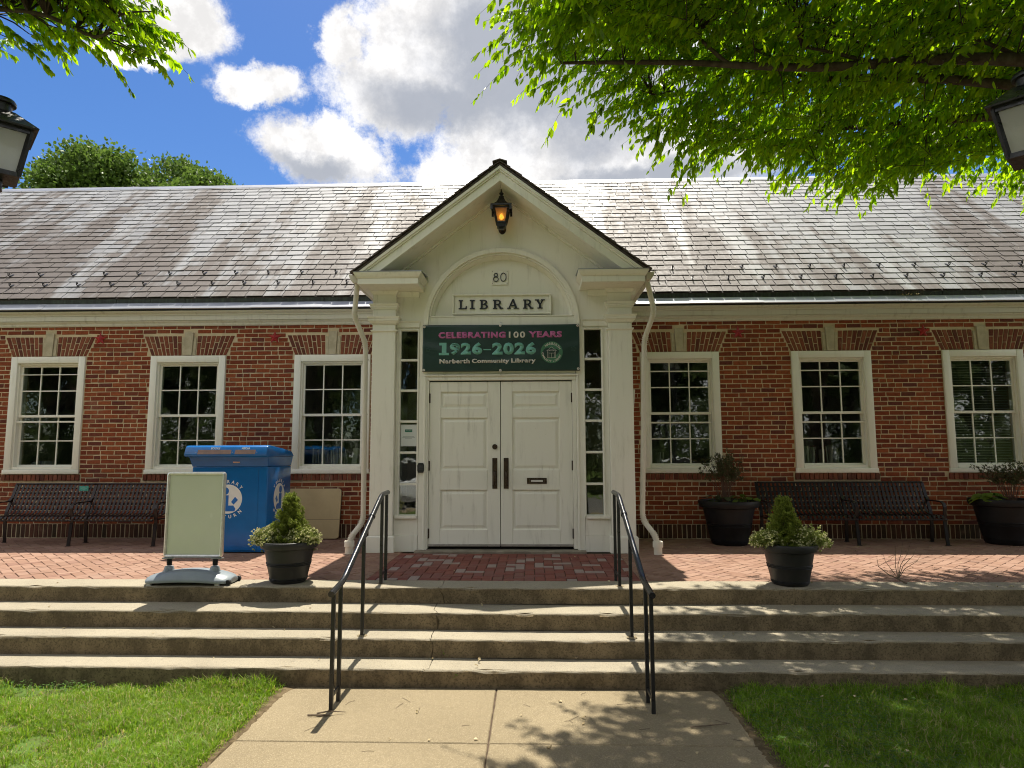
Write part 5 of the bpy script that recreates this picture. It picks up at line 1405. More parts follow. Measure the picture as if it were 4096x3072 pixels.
ob('crown', bulk('crown', V - off, F), M_LEAF, lt, kind='stuff')

def round_tree(seed, rx, ry, rz, cz, nclump, per, size, base=2.4):
    """crown of leaf clumps over lobes, with gaps; returns crown mesh and trunk mesh, foot at the origin"""
    r = np.random.default_rng(seed); P = []
    lobes = [(0, 0, 0, .70)]
    for _ in range(30):
        d = r.normal(size=3); d[2] = abs(d[2]) * .9 - .2; d /= np.linalg.norm(d); lobes.append((*(d * r.uniform(.48, .84)), r.uniform(.16, .36)))
    while len(P) < nclump:
        l = lobes[int(r.integers(len(lobes)))]; d = r.normal(size=3); d /= np.linalg.norm(d)
        q = np.array(l[:3]) + d * l[3] * r.uniform(.80, 1.0)
        if np.linalg.norm(q) < 1.06 and q[2] > -.85: P.append(q)
    P = np.array(P) * np.array([rx, ry, rz]) + np.array([0, 0, cz])
    c = np.repeat(P, per, 0); n = len(c); cs = .20 * rx / 3.5
    off_ = r.normal(size=(n, 3)) * cs * np.array([.8, .8, .62]); pos = c + off_
    outd = (pos - np.array([0, 0, cz])); outd /= np.linalg.norm(outd, axis=1, keepdims=True); td = outd * .6 + r.normal(size=(n, 3)) * .5 + np.array([0, 0, -.15])
    ln = r.uniform(size * .7, size * 1.2, n); V, F = leaves(pos, td, ln, ln * .85, r)
    tm = MB(); tm.tube([(0, 0, -.1), (.02, 0, base * .5), (0, .03, base), (.05, 0, cz)], [rx * .10, rx * .07, rx * .06, rx * .03], 10)
    for k in range(7):
        a = k * .9; tm.tube([(0, 0, base), (math.cos(a) * rx * .3, math.sin(a) * ry * .3, cz - rz * .25), (math.cos(a) * rx * .65, math.sin(a) * ry * .65, cz + rz * .2)], [rx * .04, rx * .025, rx * .01], 6)
    return bulk('crown', V, F), tm.mesh('trunk', 60)
cm, tmh = round_tree(11, 4.75, 3.8, 4.4, 10.6, 5200, 30, 0.15, 4)
t = thing('maple_tree', 'dense round green maple rising behind the left end of the slate roof', 'tree', (-16.9, 17.0, GZ)); ob('crown', cm, M_MAPLE, t, kind='stuff'); ob('trunk', tmh, M_BARK, t)

# ------------------------------------------------------------------ benches
def bench(label, loc, mat, sec, plaque=False):
    t = thing('park_bench', label, 'bench', loc, 0, 'long slatted metal benches')
    prof = [(0.265, 0.785), (0.225, 0.69), (0.175, 0.56), (0.130, 0.450), (0.105, 0.405), (0.070, 0.385), (0.01, 0.378), (-0.10, 0.384), (-0.19, 0.392), (-0.232, 0.385), (-0.252, 0.362), (-0.250, 0.325)]
    P3 = []
    for i in range(len(prof) - 1):
        for k in range(2): P3.append((prof[i][0] * (1 - k / 2) + prof[i + 1][0] * k / 2, prof[i][1] * (1 - k / 2) + prof[i + 1][1] * k / 2))
    P3.append(prof[-1])
    sm = MB().ribbon(P3, 0.0315, 0.006).mesh('slat', 40); sm.materials.append(mat)
    n = 19
    for s in (0, 1):
        for k in range(n):
            ob('slat', sm, None, t, loc=(-sec + s * sec + 0.030 + (sec - 0.06) * (k + 0.5) / n, 0, 0))
    for s in (-1, 0):
        for y, z, hh in ((0.247, 0.735, .02), (0.221, 0.668, .02), (0.194, 0.595, .02), (0.165, 0.522, .02), (0.138, 0.452, .02)):
            ob('strap', MB().box(s * sec + 0.012, (s + 1) * sec - 0.012, y + 0.004, y + 0.009, z - hh / 2, z + hh / 2), mat, t)
        for y, z in ((0.02, 0.366), (-0.11, 0.372)):
            ob('strap', MB().box(s * sec + 0.012, (s + 1) * sec - 0.012, y - .012, y + 0.012, z - 0.004, z + 0.002), mat, t)
        ob('top_rail', MB().tube([(s * sec + 0.004, 0.272, 0.792), ((s + 1) * sec - 0.004, 0.272, 0.792)], 0.0145, 10), mat, t, smooth=40)
        ob('front_rail', MB().tube([(s * sec + 0.006, -0.240, 0.335), ((s + 1) * sec - 0.006, -0.240, 0.335)], 0.013, 8), mat, t, smooth=40)
    for x in (-sec, 0, sec):
        w = 0.042
        m = MB().ribbon([(0.285, 0.80), (0.235, 0.68), (0.170, 0.52), (0.122, 0.42), (0.105, 0.34), (0.115, 0.15), (0.125, 0.0)], w, 0.014); m.v = [(a + x, b, c) for a, b, c in m.v]; ob('rear_leg', m, mat, t)
        m = MB().ribbon([(-0.215, 0.0), (-0.195, 0.15), (-0.175, 0.30), (-0.190, 0.42), (-0.200, 0.49), (-0.180, 0.535), (-0.13, 0.556), (-0.02, 0.560), (0.10, 0.556), (0.155, 0.562), (0.190, 0.60)], w, 0.014); m.v = [(a + x, b, c) for a, b, c in m.v]; ob('front_leg', m, mat, t)
        m = MB().box(x - w / 2 + .001, x + w / 2 - .001, -0.18, 0.108, 0.335, 0.349); ob('seat_bar', m, mat, t)
        for y in (-0.216, 0.127): ob('foot', MB().box(x - 0.028, x + 0.028, y - 0.022, y + 0.022, 0.0, 0.006), mat, t)
    if plaque:
        m = MB().box(-0.205, -0.075, 0.222, 0.226, 0.70, 0.765); q = math.radians(-22)
        o = ob('plaque', m, simple('teal_plaque', (0.05, 0.30, 0.25), rough=0.45), t, label='small teal plaque fixed to the slats'); o.rotation_euler = (0, 0, 0)
        m = MB()
        for k, (a, b) in enumerate(((-.17, -.11), (-.185, -.095), (-.16, -.12))): m.box(a, b, 0.2206, 0.2212, 0.748 - k * .014, 0.752 - k * .014)
        pl = ob('engraved_lines', m, simple('teal_pale', (0.25, 0.48, 0.42), rough=.5), o)
    return t
bench('dark brown slatted metal bench with a small teal plaque, left of the blue book return', (-6.165, -0.615, 0.0), M_BENCH_B, 1.145, True)
bench('black slatted metal bench between the two large dark planters', (4.245, -0.420, 0.0), M_BENCH_K, 1.135)

# ------------------------------------------------------------------ book return
M_BLUE = simple('blue_enamel', (0.002, 0.125, 0.40), (0.002, 0.105, 0.34), 3, rough=0.25, spec=0.35, coat=0.25)
M_BLUE_P = simple('blue_print', (0.012, 0.13, 0.46), rough=0.35)
M_SIGNW = simple('sign_white', (0.72, 0.72, 0.70), rough=0.45)
M_SLOT = simple('slot_flap', (0.22, 0.13, 0.10), (0.16, 0.10, 0.08), 9, rough=0.5)
br = thing('book_return', 'bright blue metal book return box lettered LIBRARY RETURN', 'book return', (-3.765, -1.395, 0.0))
hw = 0.477
m = MB().box(-hw, hw, 0.0, 0.775, 0.012, 1.050); ob('body', m, M_BLUE, br, bevel=0.012, seg=3, smooth=40)
m = MB().box(-hw + .02, hw - .02, 0.02, 0.76, 0.0, 0.0115); ob('plinth', m, M_BLACK, br)
m = MB().box(-hw + 0.028, hw - 0.115, -0.006, -0.0005, 0.035, 1.035); ob('door', m, M_BLUE, br, bevel=0.003)
m = MB().box(hw - 0.108, hw - 0.014, -0.004, -0.0005, 0.035, 1.035); ob('corner_panel', m, M_BLUE, br, bevel=0.003)
# hood: flares forward and to the sides, lip rolled over the slots
def hood_ring(y0, y1, z, gx): return [(-hw - gx, y0, z), (hw + gx, y0, z), (hw + gx, y1, z), (-hw - gx, y1, z)]
secs = [hood_ring(-0.002, 0.775, 1.052, 0.001), hood_ring(-0.030, 0.775, 1.120, 0.012), hood_ring(-0.055, 0.776, 1.175, 0.022)]
vs = [p for s_ in secs for p in s_]; fs = [(0, 3, 2, 1)]
for k in range(2):
    for i in range(4): fs.append((k * 4 + i, k * 4 + (i + 1) % 4, (k + 1) * 4 + (i + 1) % 4, (k + 1) * 4 + i))
fs.append((8, 9, 10, 11)); ob('collar', MB().add(vs, fs), M_BLUE, br, bevel=0.004)
g = 0.034
pro = [(-0.118, 1.170), (-0.146, 1.182), (-0.156, 1.205), (-0.118, 1.296), (-0.090, 1.312), (-0.030, 1.316), (0.55, 1.262), (0.70, 1.238), (0.765, 1.19), (0.778, 1.176), (0.40, 1.1755)]
m = MB().prism(pro, 'x', -hw - g, hw + g); ob('hood', m, M_BLUE, br, bevel=0.010, seg=2, smooth=35)
# slot plates on the sloped front of the hood
def sl(x, t, d): return (x, -0.156 + 0.038 * t - 0.92 * d, 1.205 + 0.091 * t + 0.39 * d)
fr_ = MB()
for x0, x1, nm in ((-0.345, 0.070, 'BOOKS'), (0.118, 0.372, 'MEDIA')):
    m = MB(); q = [sl(x0, .02, .0015), sl(x1, .02, .0015), sl(x1, .60, .0015), sl(x0, .60, .0015)]; q2 = [(x, y + .012, z - .009) for x, y, z in q]
    m.add(q + q2, [(0, 1, 2, 3), (7, 6, 5, 4), (0, 4, 5, 1), (1, 5, 6, 2), (2, 6, 7, 3), (3, 7, 4, 0)]); ob('slot', m, M_SLOT, br)
    me = text_mesh(nm, 0.112 if nm == 'BOOKS' else 0.105, 0.026, 0.0, 0.02)
    for v in me.vertices:
        X = (x0 + x1) / 2 - .05 + v.co.x; T = .66 + v.co.z / 0.0986; q = sl(X, T, .002); v.co = q
    ob('lettering', me, M_SIGNW, br)
m = MB()
for x in (-0.362, 0.090, 0.392): q = sl(x, .25, .004); m.lathe([(0.0, .004), (.006, .003), (.007, 0)], q, 8)
ob('screws', m, M_ALU, br)
def emblem(parent, xc, zc, rad, place):
    """reader-with-a-book symbol in a white disc, LIBRARY above and RETURN below"""
    def put(nm, mb, mat, lift):
        me = mb.mesh(nm)
        for v in me.vertices: v.co = place(v.co.x, v.co.z, v.co.y + lift)
        ob(nm, me, mat, parent)
    put('emblem_disc', disc((xc, zc), rad, -.0006, 0, 48), M_SIGNW, -.0066)
    m = MB(); k = rad
    def pg(pts): m.prism([(xc + x * k, zc + z * k) for x, z in pts], 'y', -.0006, 0)
    m2 = disc((xc - .20 * k, zc + .55 * k), .26 * k, -.0006, 0, 24); m.add(m2.v, m2.f)
    # body (letter i form), arm holding an open book
    pg([(-.42, .26), (.05, .26), (.05, -.66), (-.42, -.66)]); pg([(.051, -.44), (.40, -.44), (.40, -.66), (.051, -.66)])
    pg([(-.43, -.661), (.56, -.661), (.50, -.84), (-.36, -.84)]); pg([(.24, -.20), (.42, -.38), (.72, -.06), (.54, .12), (.50, .15)])
    pg([(.401, -.44), (.56, -.66), (.40, -.66)])
    put('emblem_reader', m, M_BLUE_P, -.0078)
    put('lettering', arc_text('LIBRARY', xc, zc, rad * 1.20, 138, 42, rad * .23, False, .025), M_SIGNW, -.0066)
    put('lettering', arc_text('RETURN', xc, zc, rad * 1.22, 225, 315, rad * .23, True, .025), M_SIGNW, -.0066)
emblem(br, -0.010, 0.655, 0.178, lambda x, z, d: (x, d, z))
emblem(br, -0.385, 0.655, 0.178, lambda x, z, d: (hw - d - .006, -x, z))
ob('sticker', MB().box(0.045, 0.130, -0.0535, -0.0525, 1.098, 1.116), simple('orange_sticker', (0.62, 0.38, 0.28), rough=.5), br)
o = br.children[-1]; o.rotation_euler = (R(-0), 0, 0); o.location = (0, 0.026, -0.0)

# ------------------------------------------------------------------ blank pavement sign
M_SHEET = simple('blank_poster', (0.66, 0.68, 0.55), (0.62, 0.64, 0.515), 1.5, rough=0.55, spec=0.4)
mm, hh_, oo_ = newmat('poster_cover'); hh_.t.nodes.remove(oo_); bpy.data.materials.remove(mm)
M_COVER = mat_glass('poster_cover', (0.97, 0.97, 0.95), 1.45, 0.10)
M_SBASE = simple('grey_plastic', (0.22, 0.255, 0.28), (0.19, 0.22, 0.245), 4, rough=0.38, spec=0.5, bump=0.05, bscale=120)
ps_ = thing('pavement_sign', 'blank pale green poster sign in a silver frame on a grey wheeled base', 'pavement sign', (-3.225, -3.235, 0.0))
pw_, z0, z1 = 0.282, 0.238, 1.040
def rrect(x0, x1, z0, z1, r_, n=6):
    out = []
    for cx_, cz_, a0 in ((x1 - r_, z1 - r_, 0), (x0 + r_, z1 - r_, 90), (x0 + r_, z0 + r_, 180), (x1 - r_, z0 + r_, 270)):
        for k in range(n + 1): a = R(a0 + 90 * k / n); out.append((cx_ + r_ * math.cos(a), cz_ + r_ * math.sin(a)))
    return out
o_ = rrect(-pw_, pw_, z0, z1, .030); i_ = rrect(-pw_ + .026, pw_ - .026, z0 + .026, z1 - .026, .008); n = len(o_); m = MB()
vs = []; prf = ((o_, .018), (o_, -.012), (0, -.020), (i_, -.013), (i_, .018))
for pl, y in prf:
    pp = [((a[0] + b[0]) / 2, (a[1] + b[1]) / 2) for a, b in zip(o_, i_)] if pl == 0 else pl
    vs += [(p[0], y, p[1]) for p in pp]
fs = []
for k in range(5):
    for i in range(n): fs.append((k * n + i, k * n + (i + 1) % n, ((k + 1) % 5) * n + (i + 1) % n, ((k + 1) % 5) * n + i))
m.add(vs, fs); ob('frame', m, M_ALU, ps_, smooth=40)
ob('poster', MB().box(-pw_ + .025, pw_ - .025, -.004, .010, z0 + .025, z1 - .025), M_SHEET, ps_)
nx_, nz_ = 26, 38; vs = []; rr_ = np.random.default_rng(3)
for j in range(nz_ + 1):
    for i in range(nx_ + 1):
        u, v = i / nx_, j / nz_; e = min(u, 1 - u, v, 1 - v)
        w_ = (.0030 * math.sin(5.5 * u + 3.0 * v + 1.5 * math.sin(4 * v)) + .0018 * math.sin(11 * u - 6 * v + 2) + .001 * math.sin(21 * v + 5 * u)) * min(e * 6, 1)
        vs.append((-pw_ + .0255 + u * (2 * pw_ - .051), -.009 + w_, z0 + .0255 + v * (z1 - z0 - .051)))
m = MB().add(vs, [(j * (nx_ + 1) + i, j * (nx_ + 1) + i + 1, (j + 1) * (nx_ + 1) + i + 1, (j + 1) * (nx_ + 1) + i) for j in range(nz_) for i in range(nx_)])
ob('clear_cover', m, M_COVER, ps_, smooth=80)
m = MB()
for x in (-.225, .215):
    m.tube([(x, 0, .165), (x, 0, .232)], .021, 12)
    for k in range(7): m.tube([(x, 0, .168 + k * .0085), (x, 0, .172 + k * .0085)], .0245, 12)
ob('springs', m, M_BLACK, ps_, smooth=30)
for x in (-.235, .235): ob('bracket', MB().box(x - .055, x + .055, -.022, .022, .226, .2375), simple('bracket_grey', (.25, .25, .25), rough=.4, metal=.6), ps_, bevel=.003)
# moulded base: arched profile along its length, thick rounded edge
m = MB(); prs = []
def arch(u): return .050 + .072 * max(0.0, math.cos(u * math.pi / 2)) ** 0.75
for i in range(25):
    u = -1 + 2 * i / 24; x = u * .405; ht = arch(u) * 1.0; dy = .165 * (1 - .30 * abs(u) ** 5) * (1 if abs(u) < .97 else .72); und = .010 + .020 * math.cos(u * math.pi / 2)
    ring_ = [(-dy, und + .006), (-dy * 1.0, und + .030), (-dy * .90, ht * .60 + .014), (-dy * .62, ht * .96 + .010), (0, ht + .016), (dy * .62, ht * .96 + .010), (dy * .90, ht * .60 + .014), (dy, und + .030), (dy, und + .006), (0, und)]
    prs.append([(x, y, z) for y, z in ring_])
nr = 10; vs = [p for q in prs for p in q]; fs = [tuple(range(nr))[::-1], tuple(24 * nr + k for k in range(nr))]
for i in range(24):
    for k in range(nr): fs.append((i * nr + k, i * nr + (k + 1) % nr, (i + 1) * nr + (k + 1) % nr, (i + 1) * nr + k))
m.add(vs, fs); ob('base', m, M_SBASE, ps_, smooth=50, bevel=0.006, seg=2)
for x in (-.225, .215): ob('socket', MB().lathe([(0, .158), (.036, .158), (.040, .150), (.050, .115), (.052, .10)], (x, 0, 0), 20), M_SBASE, ps_, smooth=40)
for x, y in ((.395, -.105), (.395, .105)): ob('wheel', MB().tube([(x, y - .014, .026), (x, y + .014, .026)], .026, 16), M_BLACK, ps_, smooth=40)
for x, y in ((-.34, -.12), (-.34, .12), (.30, -.12), (.30, .12)): ob('foot', MB().box(x - .02, x + .02, y - .012, y + .012, 0, .022), simple('foot_white', (.4, .4, .4), rough=.5), ps_)

# ------------------------------------------------------------------ tan table top leaning on the wall
tt = thing('folding_table', 'folded tan table top with rounded corners leaning on the wall behind the book return', 'folding table', (-3.36, -0.14, 0.0))
M_TAN = simple('tan_board', (0.56, 0.44, 0.24), (0.50, 0.385, 0.21), 4, rough=0.5, bump=.06, bscale=90)
m = MB().prism(rrect(-.60, .60, 0.012, .715, .045), 'y', 0, .030); o = ob('table_top', m, M_TAN, tt, bevel=.004); o.rotation_euler = (R(-8), 0, 0)
s_ = ob('fold_line', MB().box(-.598, .598, -.001, .003, .276, .280), simple('fold_dark', (.12, .09, .05), rough=.7), o)
s_ = ob('edge_strip', MB().prism(rrect(-.603, .603, 0.009, .718, .047), 'y', .024, .034), simple('edge_dark', (.05, .04, .035), rough=.6), o)

# ------------------------------------------------------------------ planters and their plants
M_POT = simple('black_planter', (0.014, 0.014, 0.014), (0.022, 0.021, 0.020), 6, rough=0.5, spec=0.35, bump=0.06, bscale=60)
M_POTB = simple('black_planter_big', (0.006, 0.006, 0.007), (0.011, 0.011, 0.012), 6, rough=0.55, spec=0.3, bump=0.06, bscale=60)
M_SOIL = simple('potting_soil', (0.035, 0.022, 0.014), (0.055, 0.035, 0.02), 40, rough=0.95, spec=0.1)
def planter(label, loc, rb, rt_, H, mat, rim, group):
    t = thing('planter', label, 'planter', loc, random.uniform(0, 6), group)
    def rad_(z): return rb + (rt_ * .90 - rb) * (z / H) ** 0.9
    p = [(0.0, .006), (rb * .95, 0.0), (rb, .008)]
    for fz in (.06, .085, .11): z = H * fz; p += [(rad_(z), z - .004), (rad_(z) + .005, z), (rad_(z), z + .004)]
    for fz in (.42, .455, .49): z = H * fz; p += [(rad_(z), z - .006), (rad_(z) + .006, z), (rad_(z), z + .006)]
    p += [(rad_(H - rim - .01), H - rim - .012), (rt_ * .965, H - rim), (rt_ * .995, H - rim * .65), (rt_, H - rim * .25), (rt_ * .985, H - .004), (rt_ * .95, H), (rt_ * .90, H - .006), (rt_ * .87, H - .03), (rt_ * .84, H - .09)]
    ob('pot', MB().lathe(p, seg=56), mat, t, smooth=40)
    ob('soil', MB().lathe([(0.0, H - .055), (rt_ * .5, H - .05), (rt_ * .868, H - .058)], seg=24), M_SOIL, t)
    return t
planter('small black ribbed planter beside the blank pavement sign, on the top step', (-2.335, -3.150, 0.004), .162, .268, .385, M_POT, .062, 'small ribbed planters with dwarf conifers')
planter('small black ribbed planter in front of the black bench, on the top step', (2.365, -3.190, 0.004), .156, .258, .372, M_POT, .062, 'small ribbed planters with dwarf conifers')
planter('large black planter at the wall just left of the black bench', (2.605, -0.520, 0.0), .225, .392, .575, M_POTB, .085, 'large dark planters against the wall')
planter('large black planter cut by the right edge of the view', (6.245, -0.440, 0.0), .225, .392, .590, M_POTB, .085, 'large dark planters against the wall')
M_CONIF = mat_leaf('spruce_needles', (0.14, 0.19, 0.024), (0.26, 0.30, 0.05), 0.3, 1.4, 0.6)
M_ALY = mat_leaf('alyssum_green', (0.17, 0.215, 0.05), (0.30, 0.33, 0.095), 0.35, 1.4, 0.6)
M_BLOSS = mat_leaf('alyssum_white', (0.55, 0.54, 0.25), (0.75, 0.73, 0.46), 0.3, 1.1, 0.7)
M_SHRUB = mat_leaf('shrub_leaves', (0.050, 0.065, 0.025), (0.095, 0.105, 0.045), 0.2, 1.3, 0.5)
M_LIME = mat_leaf('lime_leaves', (0.085, 0.15, 0.018), (0.15, 0.21, 0.03), 0.35, 1.5, 0.45)
M_STEM = simple('red_brown_stems', (0.11, 0.055, 0.035), (0.15, 0.085, 0.055), 9, rough=0.8)
def tufts(P, outd, r, per, ln, wd, spread):
    n = len(P); pos = np.repeat(P, per, 0); d = np.repeat(outd, per, 0) + r.normal(size=(n * per, 3)) * spread
    L = r.uniform(ln * .6, ln * 1.15, n * per); return leaves(pos, d, L, np.full(n * per, wd) * r.uniform(.8, 1.2, n * per), r)
def conifer(label, loc, H, Rb, seed):
    r = np.random.default_rng(seed); n = 190; z = (np.arange(n) + r.random(n)) / n; z = z ** 1.25 * H * .93
    prof = Rb * np.clip(1 - (z / H) ** 1.35, .05, 1) * r.uniform(.60, 1.12, n); a = np.arange(n) * 2.4 + r.normal(size=n) * .4
    P = np.stack([np.cos(a) * prof, np.sin(a) * prof, z], 1); o = np.stack([np.cos(a) * .75, np.sin(a) * .75, np.full(n, .7)], 1); o /= np.linalg.norm(o, axis=1, keepdims=True)
    k = 9; sh = np.repeat(P, k, 0) + np.repeat(o, k, 0) * np.tile(np.linspace(-.030, .034, k), n)[:, None] + r.normal(size=(n * k, 3)) * .009
    V, F = tufts(sh, np.repeat(o, k, 0), r, 11, .026, .0060, .85)
    core = r.normal(size=(700, 3)) * .3; zc = r.random(700) ** 1.3 * H * .85; pc = Rb * (1 - (zc / H) ** 1.3) * .6; ac = r.uniform(0, 6.28, 700)
    V2, F2 = tufts(np.stack([np.cos(ac) * pc, np.sin(ac) * pc, zc], 1), np.stack([np.cos(ac), np.sin(ac), np.full(700, .5)], 1), r, 10, .036, .008, .6)
    t = thing('dwarf_conifer', label, 'conifer', loc, 0, 'dwarf conifers in the small planters'); ob('foliage', bulk('foliage', np.concatenate([V, V2]), np.concatenate([F, F2 + len(V)])), M_CONIF, t, kind='stuff')
    ob('stem', MB().tube([(0, 0, -.04), (0, 0, H * .8)], [.014, .005], 6), M_STEM, t)
conifer('bushy dwarf conifer standing in the small planter beside the pavement sign', (-2.335, -3.150, 0.335), .505, .178, 4)
conifer('bushy dwarf conifer standing in the small planter before the black bench', (2.330, -3.190, 0.325), .485, .165, 9)
def alyssum(label, loc, rx, ry, rz, seed, white):
    r = np.random.default_rng(seed); n = 520; d = r.normal(size=(n, 3)); d[:, 2] = np.abs(d[:, 2]) * .9 - .25; d /= np.linalg.norm(d, axis=1, keepdims=True)
    lum = 1 + .18 * np.sin(d[:, :1] * 7 + seed) * np.cos(d[:, 1:2] * 6)
    P = d * np.array([rx, ry, rz]) * r.uniform(.55, 1.0, (n, 1)) * lum
    V, F = tufts(P, d + np.array([0, 0, .25]), r, 15, .024, .0065, .6)
    t = thing('flowering_plant', label, 'flowers', loc, 0, 'white flowering mounds in the small planters'); ob('foliage', bulk('foliage', V, F), M_ALY, t, kind='stuff')
    P2 = (d * np.array([rx, ry, rz]) * lum)[: int(n * white)] * r.uniform(.95, 1.12, (int(n * white), 1)); V, F = tufts(P2, d[: len(P2)], r, 9, .0125, .0095, .9)
    ob('blossoms', bulk('blossoms', V, F), M_BLOSS, t, kind='stuff')
alyssum('pale flowering mound spilling over the left rim of the planter by the pavement sign', (-2.515, -3.20, .385), .165, .13, .125, 1, .75)
alyssum('white flowering mound at the right rim of the planter by the pavement sign', (-2.185, -3.215, .395), .15, .12, .115, 2, .60)
alyssum('flowering mound on the left side of the planter before the black bench', (2.165, -3.235, .385), .145, .12, .105, 3, .45)
alyssum('large flowering mound hanging over the right rim of the planter before the black bench', (2.510, -3.255, .390), .185, .14, .145, 5, .50)
def shrub(label, loc, H, W_, seed):
    r = np.random.default_rng(seed); t = thing('shrub', label, 'shrub', loc, 0, 'thin stemmed shrubs in the large planters'); m = MB(); P = []; D_ = []
    for i in range(46):
        a = r.uniform(0, 6.28); rr = r.random() ** .6 * W_; top = np.array([math.cos(a) * rr, math.sin(a) * rr * .7, H * r.uniform(.62, 1.0) - .12 * rr / W_])
        b = np.array([math.cos(a) * rr * .12, math.sin(a) * rr * .12, 0]); mid = b * .45 + top * .5 + np.array([0, 0, H * .06]) + r.normal(size=3) * .012 - np.array([math.cos(a), math.sin(a), 0]) * rr * .12
        m.tube([tuple(b), tuple(mid), tuple(top)], [.0034, .0026, .0012], 4)
        for k in range(9):
            f = r.uniform(.45, 1); q = mid + (top - mid) * (f - .45) / .55 + r.normal(size=3) * .008; P.append(q); D_.append(top - b + r.normal(size=3) * .3)
            if k < 3: e = q + r.normal(size=3) * np.array([.06, .06, .045]) + np.array([0, 0, .03]); m.tube([tuple(q), tuple(e)], [.0018, .001], 3); P += [e, (q + e) / 2]; D_ += [e - q + np.array([0, 0, .02])] * 2
    ob('stems', m, M_STEM, t, kind='stuff'); P, D_ = np.array(P), np.array(D_); D_ /= np.linalg.norm(D_, axis=1, keepdims=True)
    k = P[:, 2] > H * .38; V, F = tufts(P[k], D_[k], r, 6, .034, .0095, .75); ob('foliage', bulk('foliage', V, F), M_SHRUB, t, kind='stuff')
shrub('thin red-stemmed shrub fanning out of the large planter left of the black bench', (2.56, -.50, .52), .78, .36, 3)
shrub('thin red-stemmed shrub in the large planter at the right edge', (6.36, -.44, .53), .66, .40, 8)
def leafy(label, loc, n, sp, sz, mat, seed, ang=(0, 6.28)):
    r = np.random.default_rng(seed); t = thing('leafy_plant', label, 'leafy plant', loc, 0, 'low leafy plants in the large planters'); m = MB()
    lm = MB(); pts = [(0, 0)] + [((1 + .10 * math.cos(5 * b)) * math.sin(b) * .52, .48 - (1 + .10 * math.cos(5 * b)) * math.cos(b) * .52) for b in np.linspace(.15, 6.13, 15)]
    lm.add([(x, y, .10 * abs(x) - .22 * y * y) for x, y in pts] + [(0, .48, -.08)], [(k, (k + 1) % 16, 16) for k in range(16)]); me = lm.mesh('leaf', 70); me.materials.append(mat)
    for i in range(n):
        a = r.uniform(*ang); rr = r.random() ** .7 * sp; z = r.uniform(.01, .085) + .05 * (1 - rr / sp); x, y = math.cos(a) * rr, math.sin(a) * rr * .7
        m.tube([(x * .2, y * .2, -.03), (x * .7, y * .7, z * .9), (x, y, z)], [.002, .0016, .0014], 4)
        o = ob('leaf', me, None, t, loc=(x, y, z)); s = sz * r.uniform(.75, 1.25); o.scale = (s, s, s); o.rotation_euler = (r.uniform(-.5, .3), r.uniform(-.3, .3), a - 1.57 + r.normal() * .4)
    ob('stems', m, M_LIME, t, kind='stuff')
leafy('grey green lobed leaves at the left side of the planter left of the black bench', (2.42, -.56, .535), 16, .15, .085, M_SHRUB, 1)
leafy('lime green lobed leaves at the right side of the planter left of the black bench', (2.80, -.57, .535), 16, .15, .085, M_LIME, 2)
leafy('bright lime leaves on the left of the planter at the right edge', (6.02, -.50, .57), 15, .16, .13, M_LIME, 3)

# ------------------------------------------------------------------ handrails down the steps
def handrail(label, x0, x1, ys_, loc):
    t = thing('handrail', label, 'handrail', (0, 0, 0), 0, 'black pipe handrails on the steps')
    ya, yb_, ym, yc, yd = ys_
    zt = lambda i: None
    lerp = lambda y: x0 + (x1 - x0) * (y - ya) / (yd - ya)
    path = smooth_path([(lerp(ya) , ya + .045, .832), (lerp(yb_), yb_ - .02, .826), (lerp(yc), yc + .06, .262), (lerp(yd), yd - .055, .226)], 5)
    rl = ob('rail', MB().tube(path, .0225, 14), M_RAIL, t, smooth=50)
    ob('end_cap', MB().tube([path[-1], path[-1] + Vector((0, -.008, -.002))], .0235, 14), M_RAIL, rl, smooth=50)
    k = (-3.62 - (yb_ - .02)) / ((yc + .06) - (yb_ - .02)); z = .826 + (.262 - .826) * k; d = Vector((0, (yc + .06) - (yb_ - .02), .262 - .826)).normalized(); p = Vector((lerp(-3.62), -3.62, z))
    ob('collar', MB().tube([p - d * .011, p + d * .011], .0285, 14), M_RAIL, rl, smooth=50)
    def top(y):
        if y > yb_ - .02: return .826
        if y < yc + .06: return .262 + (.226 - .262) * ((yc + .06) - y) / ((yc + .06) - (yd - .055))
        return .826 + (.262 - .826) * (y - (yb_ - .02)) / ((yc + .06) - (yb_ - .02))
    for y, zb_ in ((ya, -.01 if ya > TY0 else 0.0), (yb_, 0.0), (ym, -.289), (yc, GZ), (yd, GZ)):
        x = lerp(y); m = MB().box(x - .0135, x + .0135, y - .0135, y + .0135, zb_ - .01, top(y) - .015); ob('post', m, M_IRON, t, bevel=.002)
        ob('grout_patch', MB().lathe([(0, .004), (.035, .003), (.045, -.004)], (x, y, zb_ + .001), 10), M_PATH, t)
    for a, b, z in ((ya, yb_, .075), (yc, yd, GZ + .085)):
        ob('tie_bar', MB().box(lerp(a) - .006, lerp(a) + .006, min(a, b) + .0137, max(a, b) - .0137, z, z + .026), M_IRON, t)
handrail('black pipe handrail left of the doors, between the planter and the path', -1.428, -1.432, (-3.055, -3.240, -3.885, -4.520, -4.690), 0)
handrail('black pipe handrail right of the doors, partly in tree shade', .778, .822, (-3.062, -3.300, -3.885, -4.500, -4.695), 0)

